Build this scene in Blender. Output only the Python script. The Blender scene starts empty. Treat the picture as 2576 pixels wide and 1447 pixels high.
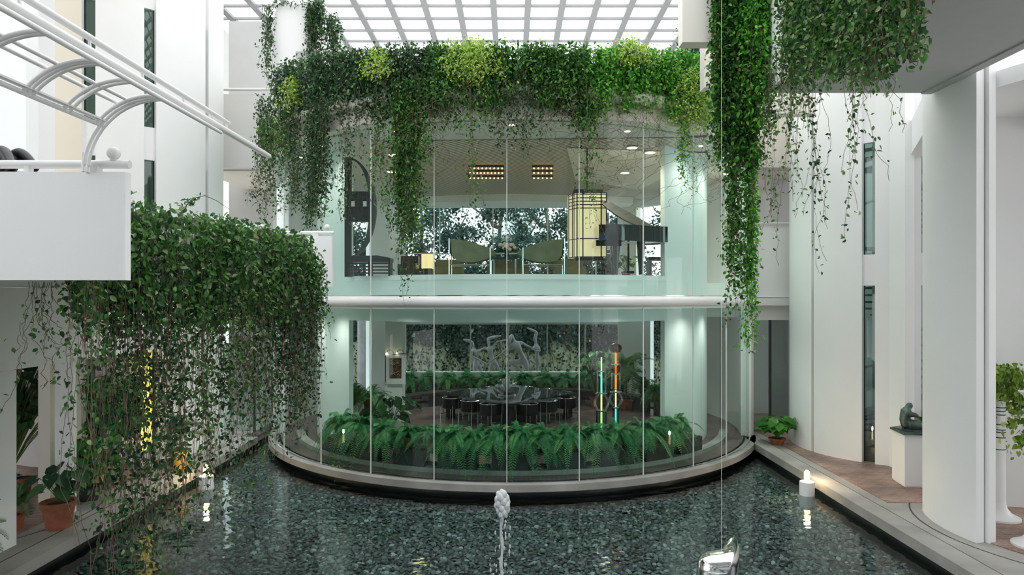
import bpy, math, random
import numpy as np
from mathutils import Vector, Matrix
PI = math.pi
R = math.radians
S = bpy.context.scene
COL = S.collection
RNG = np.random.default_rng(7)
random.seed(7)
# ---------------------------------------------------------------- camera
F, CX, HY, CH = 1715.0, 1288.0, 750.0, 3.7
cam = bpy.data.cameras.new('camera')
cam.sensor_width = 36.0
cam.lens = 36.0 * F / 2576.0
cam.shift_y = (HY - 723.5) / 2576.0
cam.clip_end = 300
co = bpy.data.objects.new('camera', cam)
COL.objects.link(co)
co.location = (0, 0, CH)
co.rotation_euler = (PI / 2, 0, 0)
S.camera = co

def P(px, py, d):
    return Vector(((px - CX) / F * d, d, CH + (HY - py) / F * d))
def X(px, d): return (px - CX) / F * d
def Z(py, d): return CH + (HY - py) / F * d

# ---------------------------------------------------------------- materials
MATS = {}
def mat(name, color, rough=0.6, metal=0.0, var=0.0, scale=4.0, bump=0.0, bscale=40.0, spec=0.5, emit=None, estr=0.0,
        color2=None, coat=0.0):
    m = bpy.data.materials.new(name); m.use_nodes = True
    nt = m.node_tree; N = nt.nodes; L = nt.links
    b = N['Principled BSDF']
    b.inputs['Base Color'].default_value = (*color, 1)
    b.inputs['Roughness'].default_value = rough
    b.inputs['Metallic'].default_value = metal
    b.inputs['Specular IOR Level'].default_value = spec
    b.inputs['Coat Weight'].default_value = coat
    tc = N.new('ShaderNodeTexCoord')
    if var > 0 or color2:
        n = N.new('ShaderNodeTexNoise'); n.inputs['Scale'].default_value = scale; n.inputs['Detail'].default_value = 5
        L.new(tc.outputs['Object'], n.inputs['Vector'])
        r = N.new('ShaderNodeValToRGB')
        c2 = color2 if color2 else tuple(max(0, c * (1 - var)) for c in color)
        r.color_ramp.elements[0].position = 0.35; r.color_ramp.elements[1].position = 0.65
        r.color_ramp.elements[0].color = (*c2, 1); r.color_ramp.elements[1].color = (*color, 1)
        L.new(n.outputs['Fac'], r.inputs['Fac']); L.new(r.outputs['Color'], b.inputs['Base Color'])
    if bump > 0:
        n2 = N.new('ShaderNodeTexNoise'); n2.inputs['Scale'].default_value = bscale; n2.inputs['Detail'].default_value = 3
        L.new(tc.outputs['Object'], n2.inputs['Vector'])
        bp = N.new('ShaderNodeBump'); bp.inputs['Strength'].default_value = bump; bp.inputs['Distance'].default_value = 0.01
        L.new(n2.outputs['Fac'], bp.inputs['Height']); L.new(bp.outputs['Normal'], b.inputs['Normal'])
    if emit:
        b.inputs['Emission Color'].default_value = (*emit, 1); b.inputs['Emission Strength'].default_value = estr
    MATS[name] = m
    return m

def glass_mat(name, tint, refl=1.0, rough=0.0, ior=1.45):
    m = bpy.data.materials.new(name); m.use_nodes = True
    nt = m.node_tree; N = nt.nodes; L = nt.links
    N.remove(N['Principled BSDF'])
    t = N.new('ShaderNodeBsdfTransparent'); t.inputs['Color'].default_value = (*tint, 1)
    g = N.new('ShaderNodeBsdfGlossy'); g.inputs['Roughness'].default_value = rough; g.inputs['Color'].default_value = (1, 1, 1, 1)
    f = N.new('ShaderNodeFresnel'); f.inputs['IOR'].default_value = ior
    mul = N.new('ShaderNodeMath'); mul.operation = 'MULTIPLY'; mul.inputs[1].default_value = refl
    mx = N.new('ShaderNodeMixShader')
    L.new(f.outputs['Fac'], mul.inputs[0]); L.new(mul.outputs[0], mx.inputs['Fac'])
    L.new(t.outputs[0], mx.inputs[1]); L.new(g.outputs[0], mx.inputs[2])
    L.new(mx.outputs[0], N['Material Output'].inputs['Surface'])
    MATS[name] = m
    return m

def leaf_mat(name, stops, rough=0.4, trans=0.35):
    m = bpy.data.materials.new(name); m.use_nodes = True
    nt = m.node_tree; N = nt.nodes; L = nt.links
    b = N['Principled BSDF']; b.inputs['Roughness'].default_value = rough
    b.inputs['Specular IOR Level'].default_value = 0.35
    a = N.new('ShaderNodeAttribute'); a.attribute_name = 'tone'
    r = N.new('ShaderNodeValToRGB')
    e = r.color_ramp.elements
    while len(e) < len(stops): e.new(0.5)
    for i, (p, c) in enumerate(stops):
        e[i].position = p; e[i].color = (*c, 1)
    L.new(a.outputs['Fac'], r.inputs['Fac']); L.new(r.outputs['Color'], b.inputs['Base Color'])
    tr = N.new('ShaderNodeBsdfTranslucent'); L.new(r.outputs['Color'], tr.inputs['Color'])
    mx = N.new('ShaderNodeMixShader'); mx.inputs['Fac'].default_value = trans
    L.new(b.outputs[0], mx.inputs[1]); L.new(tr.outputs[0], mx.inputs[2])
    L.new(mx.outputs[0], N['Material Output'].inputs['Surface'])
    MATS[name] = m
    return m

white = mat('white_paint', (0.90, 0.90, 0.895), 0.55, var=0.02, scale=1.2, bump=0.08, bscale=90)
cream = mat('cream_paint', (0.80, 0.76, 0.68), 0.6, var=0.03, scale=1.5)
inwhite = mat('interior_paint', (0.88, 0.90, 0.89), 0.6, var=0.02, scale=1.0)
pipe = mat('white_enamel', (0.84, 0.84, 0.83), 0.3, var=0.02)
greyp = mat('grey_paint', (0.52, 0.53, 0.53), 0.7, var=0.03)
dark = mat('dark_metal', (0.03, 0.032, 0.035), 0.4)
darkf = mat('dark_stone', (0.06, 0.06, 0.06), 0.35, var=0.4, scale=6)
chrome = mat('chrome', (0.75, 0.76, 0.78), 0.12, 1.0)
concrete = mat('concrete', (0.43, 0.41, 0.385), 0.8, color2=(0.30, 0.29, 0.27), scale=1.3, bump=0.25, bscale=60)
terra = mat('terracotta', (0.36, 0.12, 0.06), 0.8, var=0.35, scale=7)
soil = mat('soil', (0.05, 0.035, 0.025), 0.95, var=0.4, scale=30)
stemm = mat('vine_stem', (0.22, 0.15, 0.11), 0.7, var=0.5, scale=6)
gstem = mat('green_stem', (0.16, 0.28, 0.08), 0.6, var=0.3)
bark = mat('bark', (0.22, 0.20, 0.17), 0.9, var=0.5, scale=5, bump=0.6, bscale=15)
bronze = mat('bronze', (0.14, 0.19, 0.17), 0.45, 0.5, color2=(0.05, 0.07, 0.065), scale=5, bump=0.2, bscale=18)
statue = mat('grey_cast', (0.27, 0.25, 0.26), 0.5, 0.0, color2=(0.19, 0.175, 0.185), scale=3)
leather = mat('black_leather', (0.012, 0.012, 0.014), 0.4)
olive = mat('olive_leather', (0.20, 0.21, 0.12), 0.5, var=0.25, scale=4)
piano_m = mat('black_lacquer', (0.012, 0.012, 0.013), 0.06, coat=1.0)
wood_d = mat('dark_wood', (0.06, 0.045, 0.04), 0.3, var=0.3, scale=3)
silver = mat('polished_silver', (0.93, 0.93, 0.92), 0.12, 1.0, bump=0.6, bscale=3)
waterwhite = mat('foaming_water', (0.72, 0.74, 0.76), 0.15, bump=0.8, bscale=30)
lampm = mat('lamp_glow', (1, 0.85, 0.6), 0.5, emit=(1.0, 0.72, 0.38), estr=5.0)
downl = mat('downlight_glow', (1, 0.85, 0.6), 0.5, emit=(1.0, 0.78, 0.42), estr=5.0)
orangel = mat('orange_bulb_glow', (1, 0.4, 0.1), 0.5, emit=(1.0, 0.33, 0.08), estr=5.0)
paper = mat('lantern_paper', (0.85, 0.7, 0.45), 0.7, emit=(1.0, 0.74, 0.40), estr=0.26)
ylamp = mat('yellow_shade', (0.85, 0.65, 0.3), 0.7, emit=(1.0, 0.74, 0.36), estr=0.35)
frostw = mat('white_plinth', (0.86, 0.86, 0.86), 0.45)
glass_o = glass_mat('curved_glass', (0.74, 0.925, 0.905), 0.6, ior=1.42)
glass_c = glass_mat('clear_glass', (0.90, 0.96, 0.95), 1.0)
glass_d = glass_mat('dark_glass', (0.55, 0.70, 0.67), 1.0)
glass_s = glass_mat('skylight_glass', (0.97, 0.97, 0.97), 0.3)
crystal = mat('cut_crystal', (0.92, 0.96, 0.96), 0.03)
crystal.node_tree.nodes['Principled BSDF'].inputs['Transmission Weight'].default_value = 0.8
tabglass = mat('dark_table_glass', (0.05, 0.06, 0.06), 0.02, coat=1.0, spec=1.0)
teal_edge = mat('glass_edge', (0.30, 0.62, 0.58), 0.2)

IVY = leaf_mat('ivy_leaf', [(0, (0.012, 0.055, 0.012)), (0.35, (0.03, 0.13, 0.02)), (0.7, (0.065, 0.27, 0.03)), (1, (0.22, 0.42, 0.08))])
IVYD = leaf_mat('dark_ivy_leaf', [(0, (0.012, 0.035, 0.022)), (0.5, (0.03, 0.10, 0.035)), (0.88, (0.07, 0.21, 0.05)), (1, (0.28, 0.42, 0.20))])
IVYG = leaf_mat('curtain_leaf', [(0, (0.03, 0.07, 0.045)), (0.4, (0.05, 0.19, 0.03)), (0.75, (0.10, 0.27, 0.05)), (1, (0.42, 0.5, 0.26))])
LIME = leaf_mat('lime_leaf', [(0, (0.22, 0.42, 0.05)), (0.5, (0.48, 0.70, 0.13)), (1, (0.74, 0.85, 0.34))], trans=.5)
BRIGHT = leaf_mat('sunlit_ivy_leaf', [(0, (0.025, 0.14, 0.01)), (0.5, (0.08, 0.40, 0.035)), (1, (0.32, 0.70, 0.10))])  # ivy copy with sunlight put into its lighter greens
DRY = leaf_mat('dry_leaf', [(0, (0.09, 0.05, 0.03)), (0.5, (0.20, 0.11, 0.05)), (1, (0.38, 0.28, 0.12))])
FERN = leaf_mat('fern_leaf', [(0, (0.03, 0.16, 0.075)), (0.5, (0.08, 0.36, 0.14)), (1, (0.28, 0.64, 0.22))])
PALM = leaf_mat('palm_leaf', [(0, (0.03, 0.10, 0.04)), (0.5, (0.07, 0.20, 0.06)), (1, (0.25, 0.38, 0.14))])
BROAD = leaf_mat('broad_leaf', [(0, (0.02, 0.06, 0.03)), (0.6, (0.04, 0.13, 0.05)), (1, (0.09, 0.22, 0.08))], rough=0.3)
BRIGHTB = leaf_mat('bright_broad_leaf', [(0, (0.03, 0.14, 0.02)), (0.6, (0.06, 0.26, 0.03)), (1, (0.12, 0.36, 0.06))], rough=0.3)
POTHOS = leaf_mat('pothos_leaf', [(0, (0.07, 0.15, 0.015)), (0.5, (0.20, 0.36, 0.04)), (1, (0.52, 0.58, 0.16))], rough=0.3)
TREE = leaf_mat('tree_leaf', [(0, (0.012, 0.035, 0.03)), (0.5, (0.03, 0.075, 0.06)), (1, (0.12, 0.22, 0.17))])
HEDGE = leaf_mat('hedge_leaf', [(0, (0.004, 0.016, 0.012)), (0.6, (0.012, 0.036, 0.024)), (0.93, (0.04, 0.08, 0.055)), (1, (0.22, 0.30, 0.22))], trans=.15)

# ---------------------------------------------------------------- mesh builder
def wloc(o):
    v = Vector((0, 0, 0))
    while o: v += o.location; o = o.parent
    return v

def tag(o, label=None, cat=None, group=None, kind=None):
    if label: o['label'] = label
    if cat: o['category'] = cat
    if group: o['group'] = group
    if kind: o['kind'] = kind
    return o

def thing(name, loc, label, cat, group=None, rz=0.0):
    o = bpy.data.objects.new(name, None); COL.objects.link(o)
    o.empty_display_size = 0.1
    o.location = loc; o.rotation_euler = (0, 0, rz)
    return tag(o, label, cat, group)

class MB:
    def __init__(s): s.v = []; s.f = []
    def add(s, vs, fs):
        n = len(s.v); s.v += [tuple(v) for v in vs]; s.f += [tuple(i + n for i in f) for f in fs]
        return s
    def box(s, x0, x1, y0, y1, z0, z1):
        vs = [(x0,y0,z0),(x1,y0,z0),(x1,y1,z0),(x0,y1,z0),(x0,y0,z1),(x1,y0,z1),(x1,y1,z1),(x0,y1,z1)]
        return s.add(vs, [(0,3,2,1),(4,5,6,7),(0,1,5,4),(1,2,6,5),(2,3,7,6),(3,0,4,7)])
    def obox(s, c, ax, ay, az):
        c, ax, ay, az = map(Vector, (c, ax, ay, az)); vs = []
        for k in (-1, 1):
            for i, j in ((-1,-1),(1,-1),(1,1),(-1,1)): vs.append(c + ax*i + ay*j + az*k)
        return s.add(vs, [(0,3,2,1),(4,5,6,7),(0,1,5,4),(1,2,6,5),(2,3,7,6),(3,0,4,7)])
    def prism(s, poly, z0, z1):
        n = len(poly)
        vs = [(x, y, z0) for x, y in poly] + [(x, y, z1) for x, y in poly]
        fs = [tuple(range(n-1, -1, -1)), tuple(range(n, 2*n))] + [(i, (i+1) % n, n+(i+1) % n, n+i) for i in range(n)]
        return s.add(vs, fs)
    def extr_y(s, poly, y0, y1):      # poly in (x,z)
        n = len(poly)
        vs = [(x, y0, z) for x, z in poly] + [(x, y1, z) for x, z in poly]
        fs = [tuple(range(n)), tuple(range(2*n-1, n-1, -1))] + [((i+1) % n, i, n+i, n+(i+1) % n) for i in range(n)]
        return s.add(vs, fs)
    def tube(s, path, r, n=10, caps=True):
        path = [Vector(p) for p in path]; m = len(path)
        rs = r if isinstance(r, (list, tuple)) else [r] * m
        T = []
        for i in range(m):
            t = path[min(i+1, m-1)] - path[max(i-1, 0)]
            T.append(t.normalized() if t.length > 1e-9 else Vector((0, 0, 1)))
        u = T[0].orthogonal().normalized(); vs = []
        for i in range(m):
            u = (u - T[i] * u.dot(T[i]))
            u = u.normalized() if u.length > 1e-6 else T[i].orthogonal().normalized()
            w = T[i].cross(u)
            for k in range(n):
                a = 2 * PI * k / n
                vs.append(path[i] + (u * math.cos(a) + w * math.sin(a)) * rs[i])
        fs = [(i*n+k, i*n+(k+1) % n, (i+1)*n+(k+1) % n, (i+1)*n+k) for i in range(m-1) for k in range(n)]
        if caps: fs += [tuple(range(n-1, -1, -1)), tuple((m-1)*n+k for k in range(n))]
        return s.add(vs, fs)
    def lathe(s, prof, c=(0, 0, 0), n=24, sx=1.0, sy=1.0):
        vs = []; m = len(prof)
        for r, z in prof:
            for k in range(n):
                a = 2 * PI * k / n
                vs.append((c[0] + r*sx*math.cos(a), c[1] + r*sy*math.sin(a), c[2] + z))
        fs = [(i*n+k, i*n+(k+1) % n, (i+1)*n+(k+1) % n, (i+1)*n+k) for i in range(m-1) for k in range(n)]
        if prof[0][0] > 1e-6: fs.append(tuple(range(n-1, -1, -1)))
        if prof[-1][0] > 1e-6: fs.append(tuple((m-1)*n+k for k in range(n)))
        return s.add(vs, fs)
    def ball(s, c, r, n=16, m=10, sc=(1, 1, 1)):
        vs = [(c[0], c[1], c[2] - r*sc[2])]
        for i in range(1, m):
            t = -PI/2 + PI*i/m
            for k in range(n):
                a = 2*PI*k/n
                vs.append((c[0]+r*sc[0]*math.cos(t)*math.cos(a), c[1]+r*sc[1]*math.cos(t)*math.sin(a), c[2]+r*sc[2]*math.sin(t)))
        vs.append((c[0], c[1], c[2] + r*sc[2])); top = len(vs)-1
        fs = [(0, 1+(k+1) % n, 1+k) for k in range(n)]
        fs += [(1+i*n+k, 1+i*n+(k+1) % n, 1+(i+1)*n+(k+1) % n, 1+(i+1)*n+k) for i in range(m-2) for k in range(n)]
        fs += [(1+(m-2)*n+k, 1+(m-2)*n+(k+1) % n, top) for k in range(n)]
        return s.add(vs, fs)
    def arc(s, c, r0, r1, a0, a1, z0, z1, n=None):
        """wall segment: inner radius r0, outer r1, angles measured from -Y (towards camera)"""
        n = n or max(2, int(abs(a1-a0) / R(2.0)))
        vs = []
        for i in range(n+1):
            a = a0 + (a1-a0)*i/n; sn, cs = math.sin(a), -math.cos(a)
            for r, z in ((r0, z0), (r1, z0), (r1, z1), (r0, z1)): vs.append((c[0]+r*sn, c[1]+r*cs, z))
        fs = []
        for i in range(n):
            b = i*4; d = b+4
            fs += [(b, d, d+1, b+1), (b+1, d+1, d+2, b+2), (b+2, d+2, d+3, b+3), (b+3, d+3, d, b)]
        fs += [(0, 1, 2, 3), (n*4+3, n*4+2, n*4+1, n*4)]
        return s.add(vs, fs)
    def disc(s, c, r, z0, z1, n=96):
        return s.prism([(c[0]+r*math.cos(2*PI*k/n), c[1]+r*math.sin(2*PI*k/n)) for k in range(n)], z0, z1)
    def build(s, name, m, parent=None, smooth=True, ang=35):
        me = bpy.data.meshes.new(name)
        off = wloc(parent)
        V = np.array(s.v, dtype=float)
        loc = Vector((0, 0, 0))
        if parent is None:
            lo, hi = V.min(0), V.max(0)
            loc = Vector(((lo[0]+hi[0])/2, (lo[1]+hi[1])/2, lo[2])); off = loc
        V = V - np.array(off)
        me.from_pydata([tuple(v) for v in V], [], s.f)
        if smooth:
            me.shade_smooth(); me.set_sharp_from_angle(angle=R(ang))
        me.materials.append(m)
        o = bpy.data.objects.new(name, me); COL.objects.link(o)
        if parent is not None: o.parent = parent
        o.location = loc
        return o

def struct(name, mb, m, **k):
    return tag(mb.build(name, m, **k), kind='structure')

def npmesh(name, V, faces4, m, tones=None, parent=None, mats=None):
    """V (N,3), faces4 (M,4) quads"""
    off = np.array(wloc(parent)) if parent is not None else np.array([(V[:,0].min()+V[:,0].max())/2, (V[:,1].min()+V[:,1].max())/2, V[:,2].min()])
    me = bpy.data.meshes.new(name)
    V = (V - off).astype(np.float32)
    nf, k = faces4.shape
    me.vertices.add(len(V)); me.vertices.foreach_set('co', V.ravel())
    me.loops.add(nf * k); me.loops.foreach_set('vertex_index', faces4.astype(np.int32).ravel())
    me.polygons.add(nf); me.polygons.foreach_set('loop_start', (np.arange(nf) * k).astype(np.int32))
    me.update(calc_edges=True)
    if tones is not None:
        a = me.attributes.new('tone', 'FLOAT', 'FACE'); a.data.foreach_set('value', tones.astype(np.float32))
    me.materials.append(m)
    o = bpy.data.objects.new(name, me); COL.objects.link(o)
    if parent is not None: o.parent = parent
    else: o.location = off
    return o

def unit(a): return a / np.maximum(np.linalg.norm(a, axis=1, keepdims=True), 1e-9)

def leaf_arrays(C, D, Nn, size, wid=0.5, fold=0.12):
    """leaves at C, tip direction D, face normal ~Nn; returns V, F (2 quads per leaf)"""
    n = len(C); D = unit(D); W = unit(np.cross(D, Nn)); Nn = np.cross(W, D)
    size = np.broadcast_to(size, (n,)).reshape(-1, 1)
    pts = [(0, 0, 0), (-wid*.42, .28, fold), (-wid*.40, .66, fold), (0, 1, -.05), (wid*.40, .66, fold), (wid*.42, .28, fold)]
    V = np.stack([C + size*(W*x + D*y + Nn*z) for x, y, z in pts], 1).reshape(-1, 3)
    b = np.arange(n).reshape(-1, 1) * 6
    F = np.concatenate([b + np.array([[0, 1, 2, 3]]), b + np.array([[0, 3, 4, 5]])], 1).reshape(-1, 4)
    return V, F

def leaves(name, C, D, Nn, size, m, parent=None, wid=0.5, fold=0.12, tone=None):
    V, F = leaf_arrays(C, D, Nn, size, wid, fold)
    t = RNG.random(len(C)) if tone is None else tone
    return npmesh(name, V, F, m, np.repeat(t, 2), parent)

def copy_tree(o, parent=None):
    c = o.copy(); COL.objects.link(c); c.parent = parent
    for ch in [x for x in KIDS.get(o.name, [])]:
        copy_tree(ch, c)
    return c
KIDS = {}
def note(root):
    KIDS[root.name] = list(root.children)
    for c in root.children: note(c)

def polyline_tubes(paths, r, n=3):
    """list of (K,3) arrays all same K -> V,F of thin tubes"""
    Pm = np.stack(paths); m, K, _ = Pm.shape
    T = np.zeros_like(Pm); T[:, 1:-1] = Pm[:, 2:] - Pm[:, :-2]; T[:, 0] = Pm[:, 1]-Pm[:, 0]; T[:, -1] = Pm[:, -1]-Pm[:, -2]
    T /= np.maximum(np.linalg.norm(T, axis=2, keepdims=True), 1e-9)
    ref = np.array([0.31, 0.95, 0.05]); U = np.cross(T, ref); U /= np.maximum(np.linalg.norm(U, axis=2, keepdims=True), 1e-9)
    W = np.cross(T, U)
    rr = np.broadcast_to(np.asarray(r, float).reshape(-1, 1, 1), (m, 1, 1))
    ring = [Pm + rr*(U*math.cos(2*PI*k/n) + W*math.sin(2*PI*k/n)) for k in range(n)]
    V = np.stack(ring, 2).reshape(-1, 3)
    idx = np.arange(m*K*n).reshape(m, K, n)
    a = idx[:, :-1, :]; b = np.roll(idx, -1, 2)[:, :-1, :]; c = np.roll(idx, -1, 2)[:, 1:, :]; d = idx[:, 1:, :]
    Fq = np.stack([a, b, c, d], -1).reshape(-1, 4)
    return V, Fq

def vine(name, label, anchors, lsize=0.065, dens=22, wander=0.05, stem=0.004, m=None, cat='vine', group=None, spread=0.05,
         wid=0.6, drift=(0, 0, 0), sparse=1.0, curl=0.0, kind=None, clust=None):
    """anchors: list of (x,y,z,length). Strands hang down with leaves."""
    K = 26; paths = []; C = []; D = []
    for (x, y, z, ln) in anchors:
        t = np.linspace(0, 1, K)
        ph = RNG.random(4)*6.28; fr = RNG.uniform(1.0, 3.5, 2)
        amp = wander*(0.3+RNG.random())
        w = np.cumsum(RNG.normal(0, 1, (K, 2)), 0)*wander*0.22
        px = x + amp*np.sin(fr[0]*t*ln+ph[0])*t + w[:, 0]*t + drift[0]*t*ln
        py = y + amp*np.sin(fr[1]*t*ln+ph[1])*t + w[:, 1]*t + drift[1]*t*ln
        pz = z - t*ln
        if curl > 0:
            k0 = int(K*0.78); pz[k0:] += (t[k0:]-t[k0])*ln*curl; px[k0:] += (t[k0:]-t[k0])*ln*curl*RNG.choice([-1, 1])
        path = np.stack([px, py, pz], 1); paths.append(path)
        nl = max(2, RNG.poisson(dens*ln*sparse))
        tt = RNG.random(nl)
        if clust is not None:
            cc = RNG.random(max(2, int(ln*clust)))
            tt = np.clip(cc[RNG.integers(0, len(cc), nl)] + RNG.normal(0, 0.02, nl), 0, 1)
        kk = tt*(K-1); i0 = np.minimum(kk.astype(int), K-2); fr_ = (kk-i0).reshape(-1, 1)
        pos = path[i0]*(1-fr_)+path[i0+1]*fr_
        C.append(pos + RNG.normal(0, spread, (nl, 3))*np.array([1, 1, .5])); 
    root = thing(name, anchors[0][:3], label, cat, group)
    if kind: root['kind'] = kind
    C = np.concatenate(C); n = len(C)
    Dd = RNG.normal(0, 1, (n, 3)); Dd[:, 2] -= 0.9
    Nn = RNG.normal(0, 0.7, (n, 3)); Nn[:, 2] += 0.6; Nn[:, 1] -= 0.6
    leaves('foliage', C, Dd, Nn, lsize*RNG.uniform(0.55, 1.25, n), m or IVY, root, wid=wid)
    V, Fq = polyline_tubes(paths, np.full(len(paths), stem))
    npmesh('stem', V, Fq, stemm, None, root)
    return root
# ================================================================ SETTING
GC = (0.0, 20.3); RG = 6.68
def ang(px, r, c=GC, far=False):
    t = (px - CX) / F; d = Vector((t, 1.0)); cc = Vector(c)
    A = d.dot(d); B = -2*d.dot(cc); Cc = cc.dot(cc) - r*r
    disc = max(0.0, B*B - 4*A*Cc)
    s = (-B + (math.sqrt(disc) if far else -math.sqrt(disc))) / (2*A)
    p = d*s
    return math.atan2(p.x - cc.x, cc.y - p.y)

# brick paving
def brick_mat(name, c1, c2, mortar, scale):
    m = mat(name, c1, 0.5)
    nt = m.node_tree; N = nt.nodes; L = nt.links; b = N['Principled BSDF']
    tc = N['Texture Coordinate']
    bt = N.new('ShaderNodeTexBrick'); bt.inputs['Scale'].default_value = scale
    bt.inputs['Color1'].default_value = (*c1, 1); bt.inputs['Color2'].default_value = (*c2, 1); bt.inputs['Mortar'].default_value = (*mortar, 1)
    bt.inputs['Mortar Size'].default_value = 0.012; bt.inputs['Bias'].default_value = -0.1
    L.new(tc.outputs['Object'], bt.inputs['Vector'])
    n = N.new('ShaderNodeTexNoise'); n.inputs['Scale'].default_value = 1.1; n.inputs['Detail'].default_value = 6
    L.new(tc.outputs['Object'], n.inputs['Vector'])
    mx = N.new('ShaderNodeMixRGB'); mx.blend_type = 'MULTIPLY'; mx.inputs['Fac'].default_value = 0.7
    r = N.new('ShaderNodeValToRGB'); r.color_ramp.elements[0].position = 0.35; r.color_ramp.elements[0].color = (0.45, 0.45, 0.47, 1)
    r.color_ramp.elements[1].position = 0.65; r.color_ramp.elements[1].color = (1.5, 1.45, 1.4, 1)
    L.new(n.outputs['Fac'], r.inputs['Fac']); L.new(bt.outputs['Color'], mx.inputs[1]); L.new(r.outputs['Color'], mx.inputs[2])
    L.new(mx.outputs['Color'], b.inputs['Base Color'])
    bp = N.new('ShaderNodeBump'); bp.inputs['Strength'].default_value = 0.4; bp.inputs['Distance'].default_value = 0.01
    L.new(bt.outputs['Fac'], bp.inputs['Height']); bp.invert = True; L.new(bp.outputs['Normal'], b.inputs['Normal'])
    return m
brick = brick_mat('brick_paving', (0.26, 0.14, 0.11), (0.34, 0.23, 0.19), (0.42, 0.39, 0.36), 2.6)
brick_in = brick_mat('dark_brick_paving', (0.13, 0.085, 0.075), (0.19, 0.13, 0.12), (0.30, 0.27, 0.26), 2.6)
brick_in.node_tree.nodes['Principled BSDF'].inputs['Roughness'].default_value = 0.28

# ---- pool
struct('pool_floor', MB().box(-7.0, 6.4, 0, 20.4, -0.62, -0.52), mat('pool_bed', (0.05, 0.06, 0.06), 0.9))
m = bpy.data.materials.new('pool_water'); m.use_nodes = True
nt = m.node_tree; N = nt.nodes; L = nt.links; N.remove(N['Principled BSDF'])
tc = N.new('ShaderNodeTexCoord'); mp = N.new('ShaderNodeMapping'); mp.inputs['Scale'].default_value = (1.0, 2.0, 1.0)
nz = N.new('ShaderNodeTexNoise'); nz.inputs['Scale'].default_value = 1.5; nz.inputs['Detail'].default_value = 1.5
bp = N.new('ShaderNodeBump'); bp.inputs['Strength'].default_value = 0.55; bp.inputs['Distance'].default_value = 0.03
L.new(tc.outputs['Object'], mp.inputs['Vector']); L.new(mp.outputs[0], nz.inputs['Vector']); L.new(nz.outputs['Fac'], bp.inputs['Height'])
tr = N.new('ShaderNodeBsdfTransparent'); tr.inputs['Color'].default_value = (0.82, 0.92, 0.91, 1)
gl = N.new('ShaderNodeBsdfGlossy'); gl.inputs['Roughness'].default_value = 0.02
fr = N.new('ShaderNodeFresnel'); fr.inputs['IOR'].default_value = 1.33
L.new(bp.outputs[0], gl.inputs['Normal']); L.new(bp.outputs[0], fr.inputs['Normal'])
mx = N.new('ShaderNodeMixShader'); L.new(fr.outputs[0], mx.inputs['Fac']); L.new(tr.outputs[0], mx.inputs[1]); L.new(gl.outputs[0], mx.inputs[2])
L.new(mx.outputs[0], N['Material Output'].inputs['Surface'])
water = m
o = MB().add([(-6.88, 0.2, -0.27), (6.28, 0.2, -0.27), (6.28, 20.2, -0.27), (-6.88, 20.2, -0.27)], [(0, 1, 2, 3)]).build('pool_water', water, smooth=False)
tag(o, 'shallow clear rippling water of the pool around the glass drum', 'pool water', kind='stuff')

# pebbles : one stuff object
def pebbles():
    sp = 0.072; xs = np.arange(-6.75, 6.2, sp); ys = np.arange(8.8, 19.6, sp)
    gx, gy = np.meshgrid(xs, ys); gx = gx.ravel(); gy = gy.ravel(); n = len(gx)
    gx = gx + RNG.normal(0, sp*.3, n); gy = gy + RNG.normal(0, sp*.3, n)
    k = (np.hypot(gx, gy-20.3) > 6.4); gx, gy = gx[k], gy[k]; n = len(gx)
    ra = sp*RNG.uniform(.38, .85, n); rb = ra*RNG.uniform(.6, .95, n); th = RNG.random(n)*PI; h = ra*RNG.uniform(.35, .6, n)
    tx, ty = RNG.normal(0, .22, n), RNG.normal(0, .22, n)
    z0 = -0.515 + RNG.random(n)*0.02
    rings = [(1.0, 0.0), (0.86, 0.55), (0.45, 0.9)]; q = 8; vs = []
    for rr, hh in rings:
        for j in range(q):
            a = 2*PI*j/q; lx = ra*rr*math.cos(a); ly = rb*rr*math.sin(a)
            x = lx*np.cos(th)-ly*np.sin(th); y = lx*np.sin(th)+ly*np.cos(th)
            vs.append(np.stack([gx+x, gy+y, z0+h*hh+x*tx+y*ty], 1))
    vs.append(np.stack([gx, gy, z0+h], 1))
    V = np.stack(vs, 1).reshape(-1, 3); nv = 25
    f = []
    for i in range(2):
        for j in range(q): f.append((i*q+j, i*q+(j+1) % q, (i+1)*q+(j+1) % q, (i+1)*q+j))
    for j in range(0, q, 2): f.append((16+j, 16+(j+1) % q, 16+(j+2) % q, 24))
    f = np.array(f); Fq = (np.arange(n).reshape(-1, 1, 1)*nv + f[None]).reshape(-1, 4)
    tone = np.repeat(RNG.random(n)**1.5, len(f))
    pm = mat('pebble', (0.2, 0.22, 0.22), 0.45)
    nt = pm.node_tree; a = nt.nodes.new('ShaderNodeAttribute'); a.attribute_name = 'tone'
    r = nt.nodes.new('ShaderNodeValToRGB'); r.color_ramp.elements.new(0.5); r.color_ramp.elements.new(.9)
    for e, (p, c) in zip(r.color_ramp.elements, [(0, (.045, .057, .056, 1)), (.5, (.125, .155, .15, 1)), (.9, (.25, .30, .29, 1)), (1, (.50, .56, .54, 1))]): e.position = p; e.color = c
    nt.links.new(a.outputs['Fac'], r.inputs['Fac']); nt.links.new(r.outputs[0], nt.nodes['Principled BSDF'].inputs['Base Color'])
    o = npmesh('pebbles', V, Fq, pm, tone); o.data.shade_smooth()
    tag(o, 'dark grey and green river pebbles covering the bottom of the pool', 'pebbles', kind='stuff')
pebbles()

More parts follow.
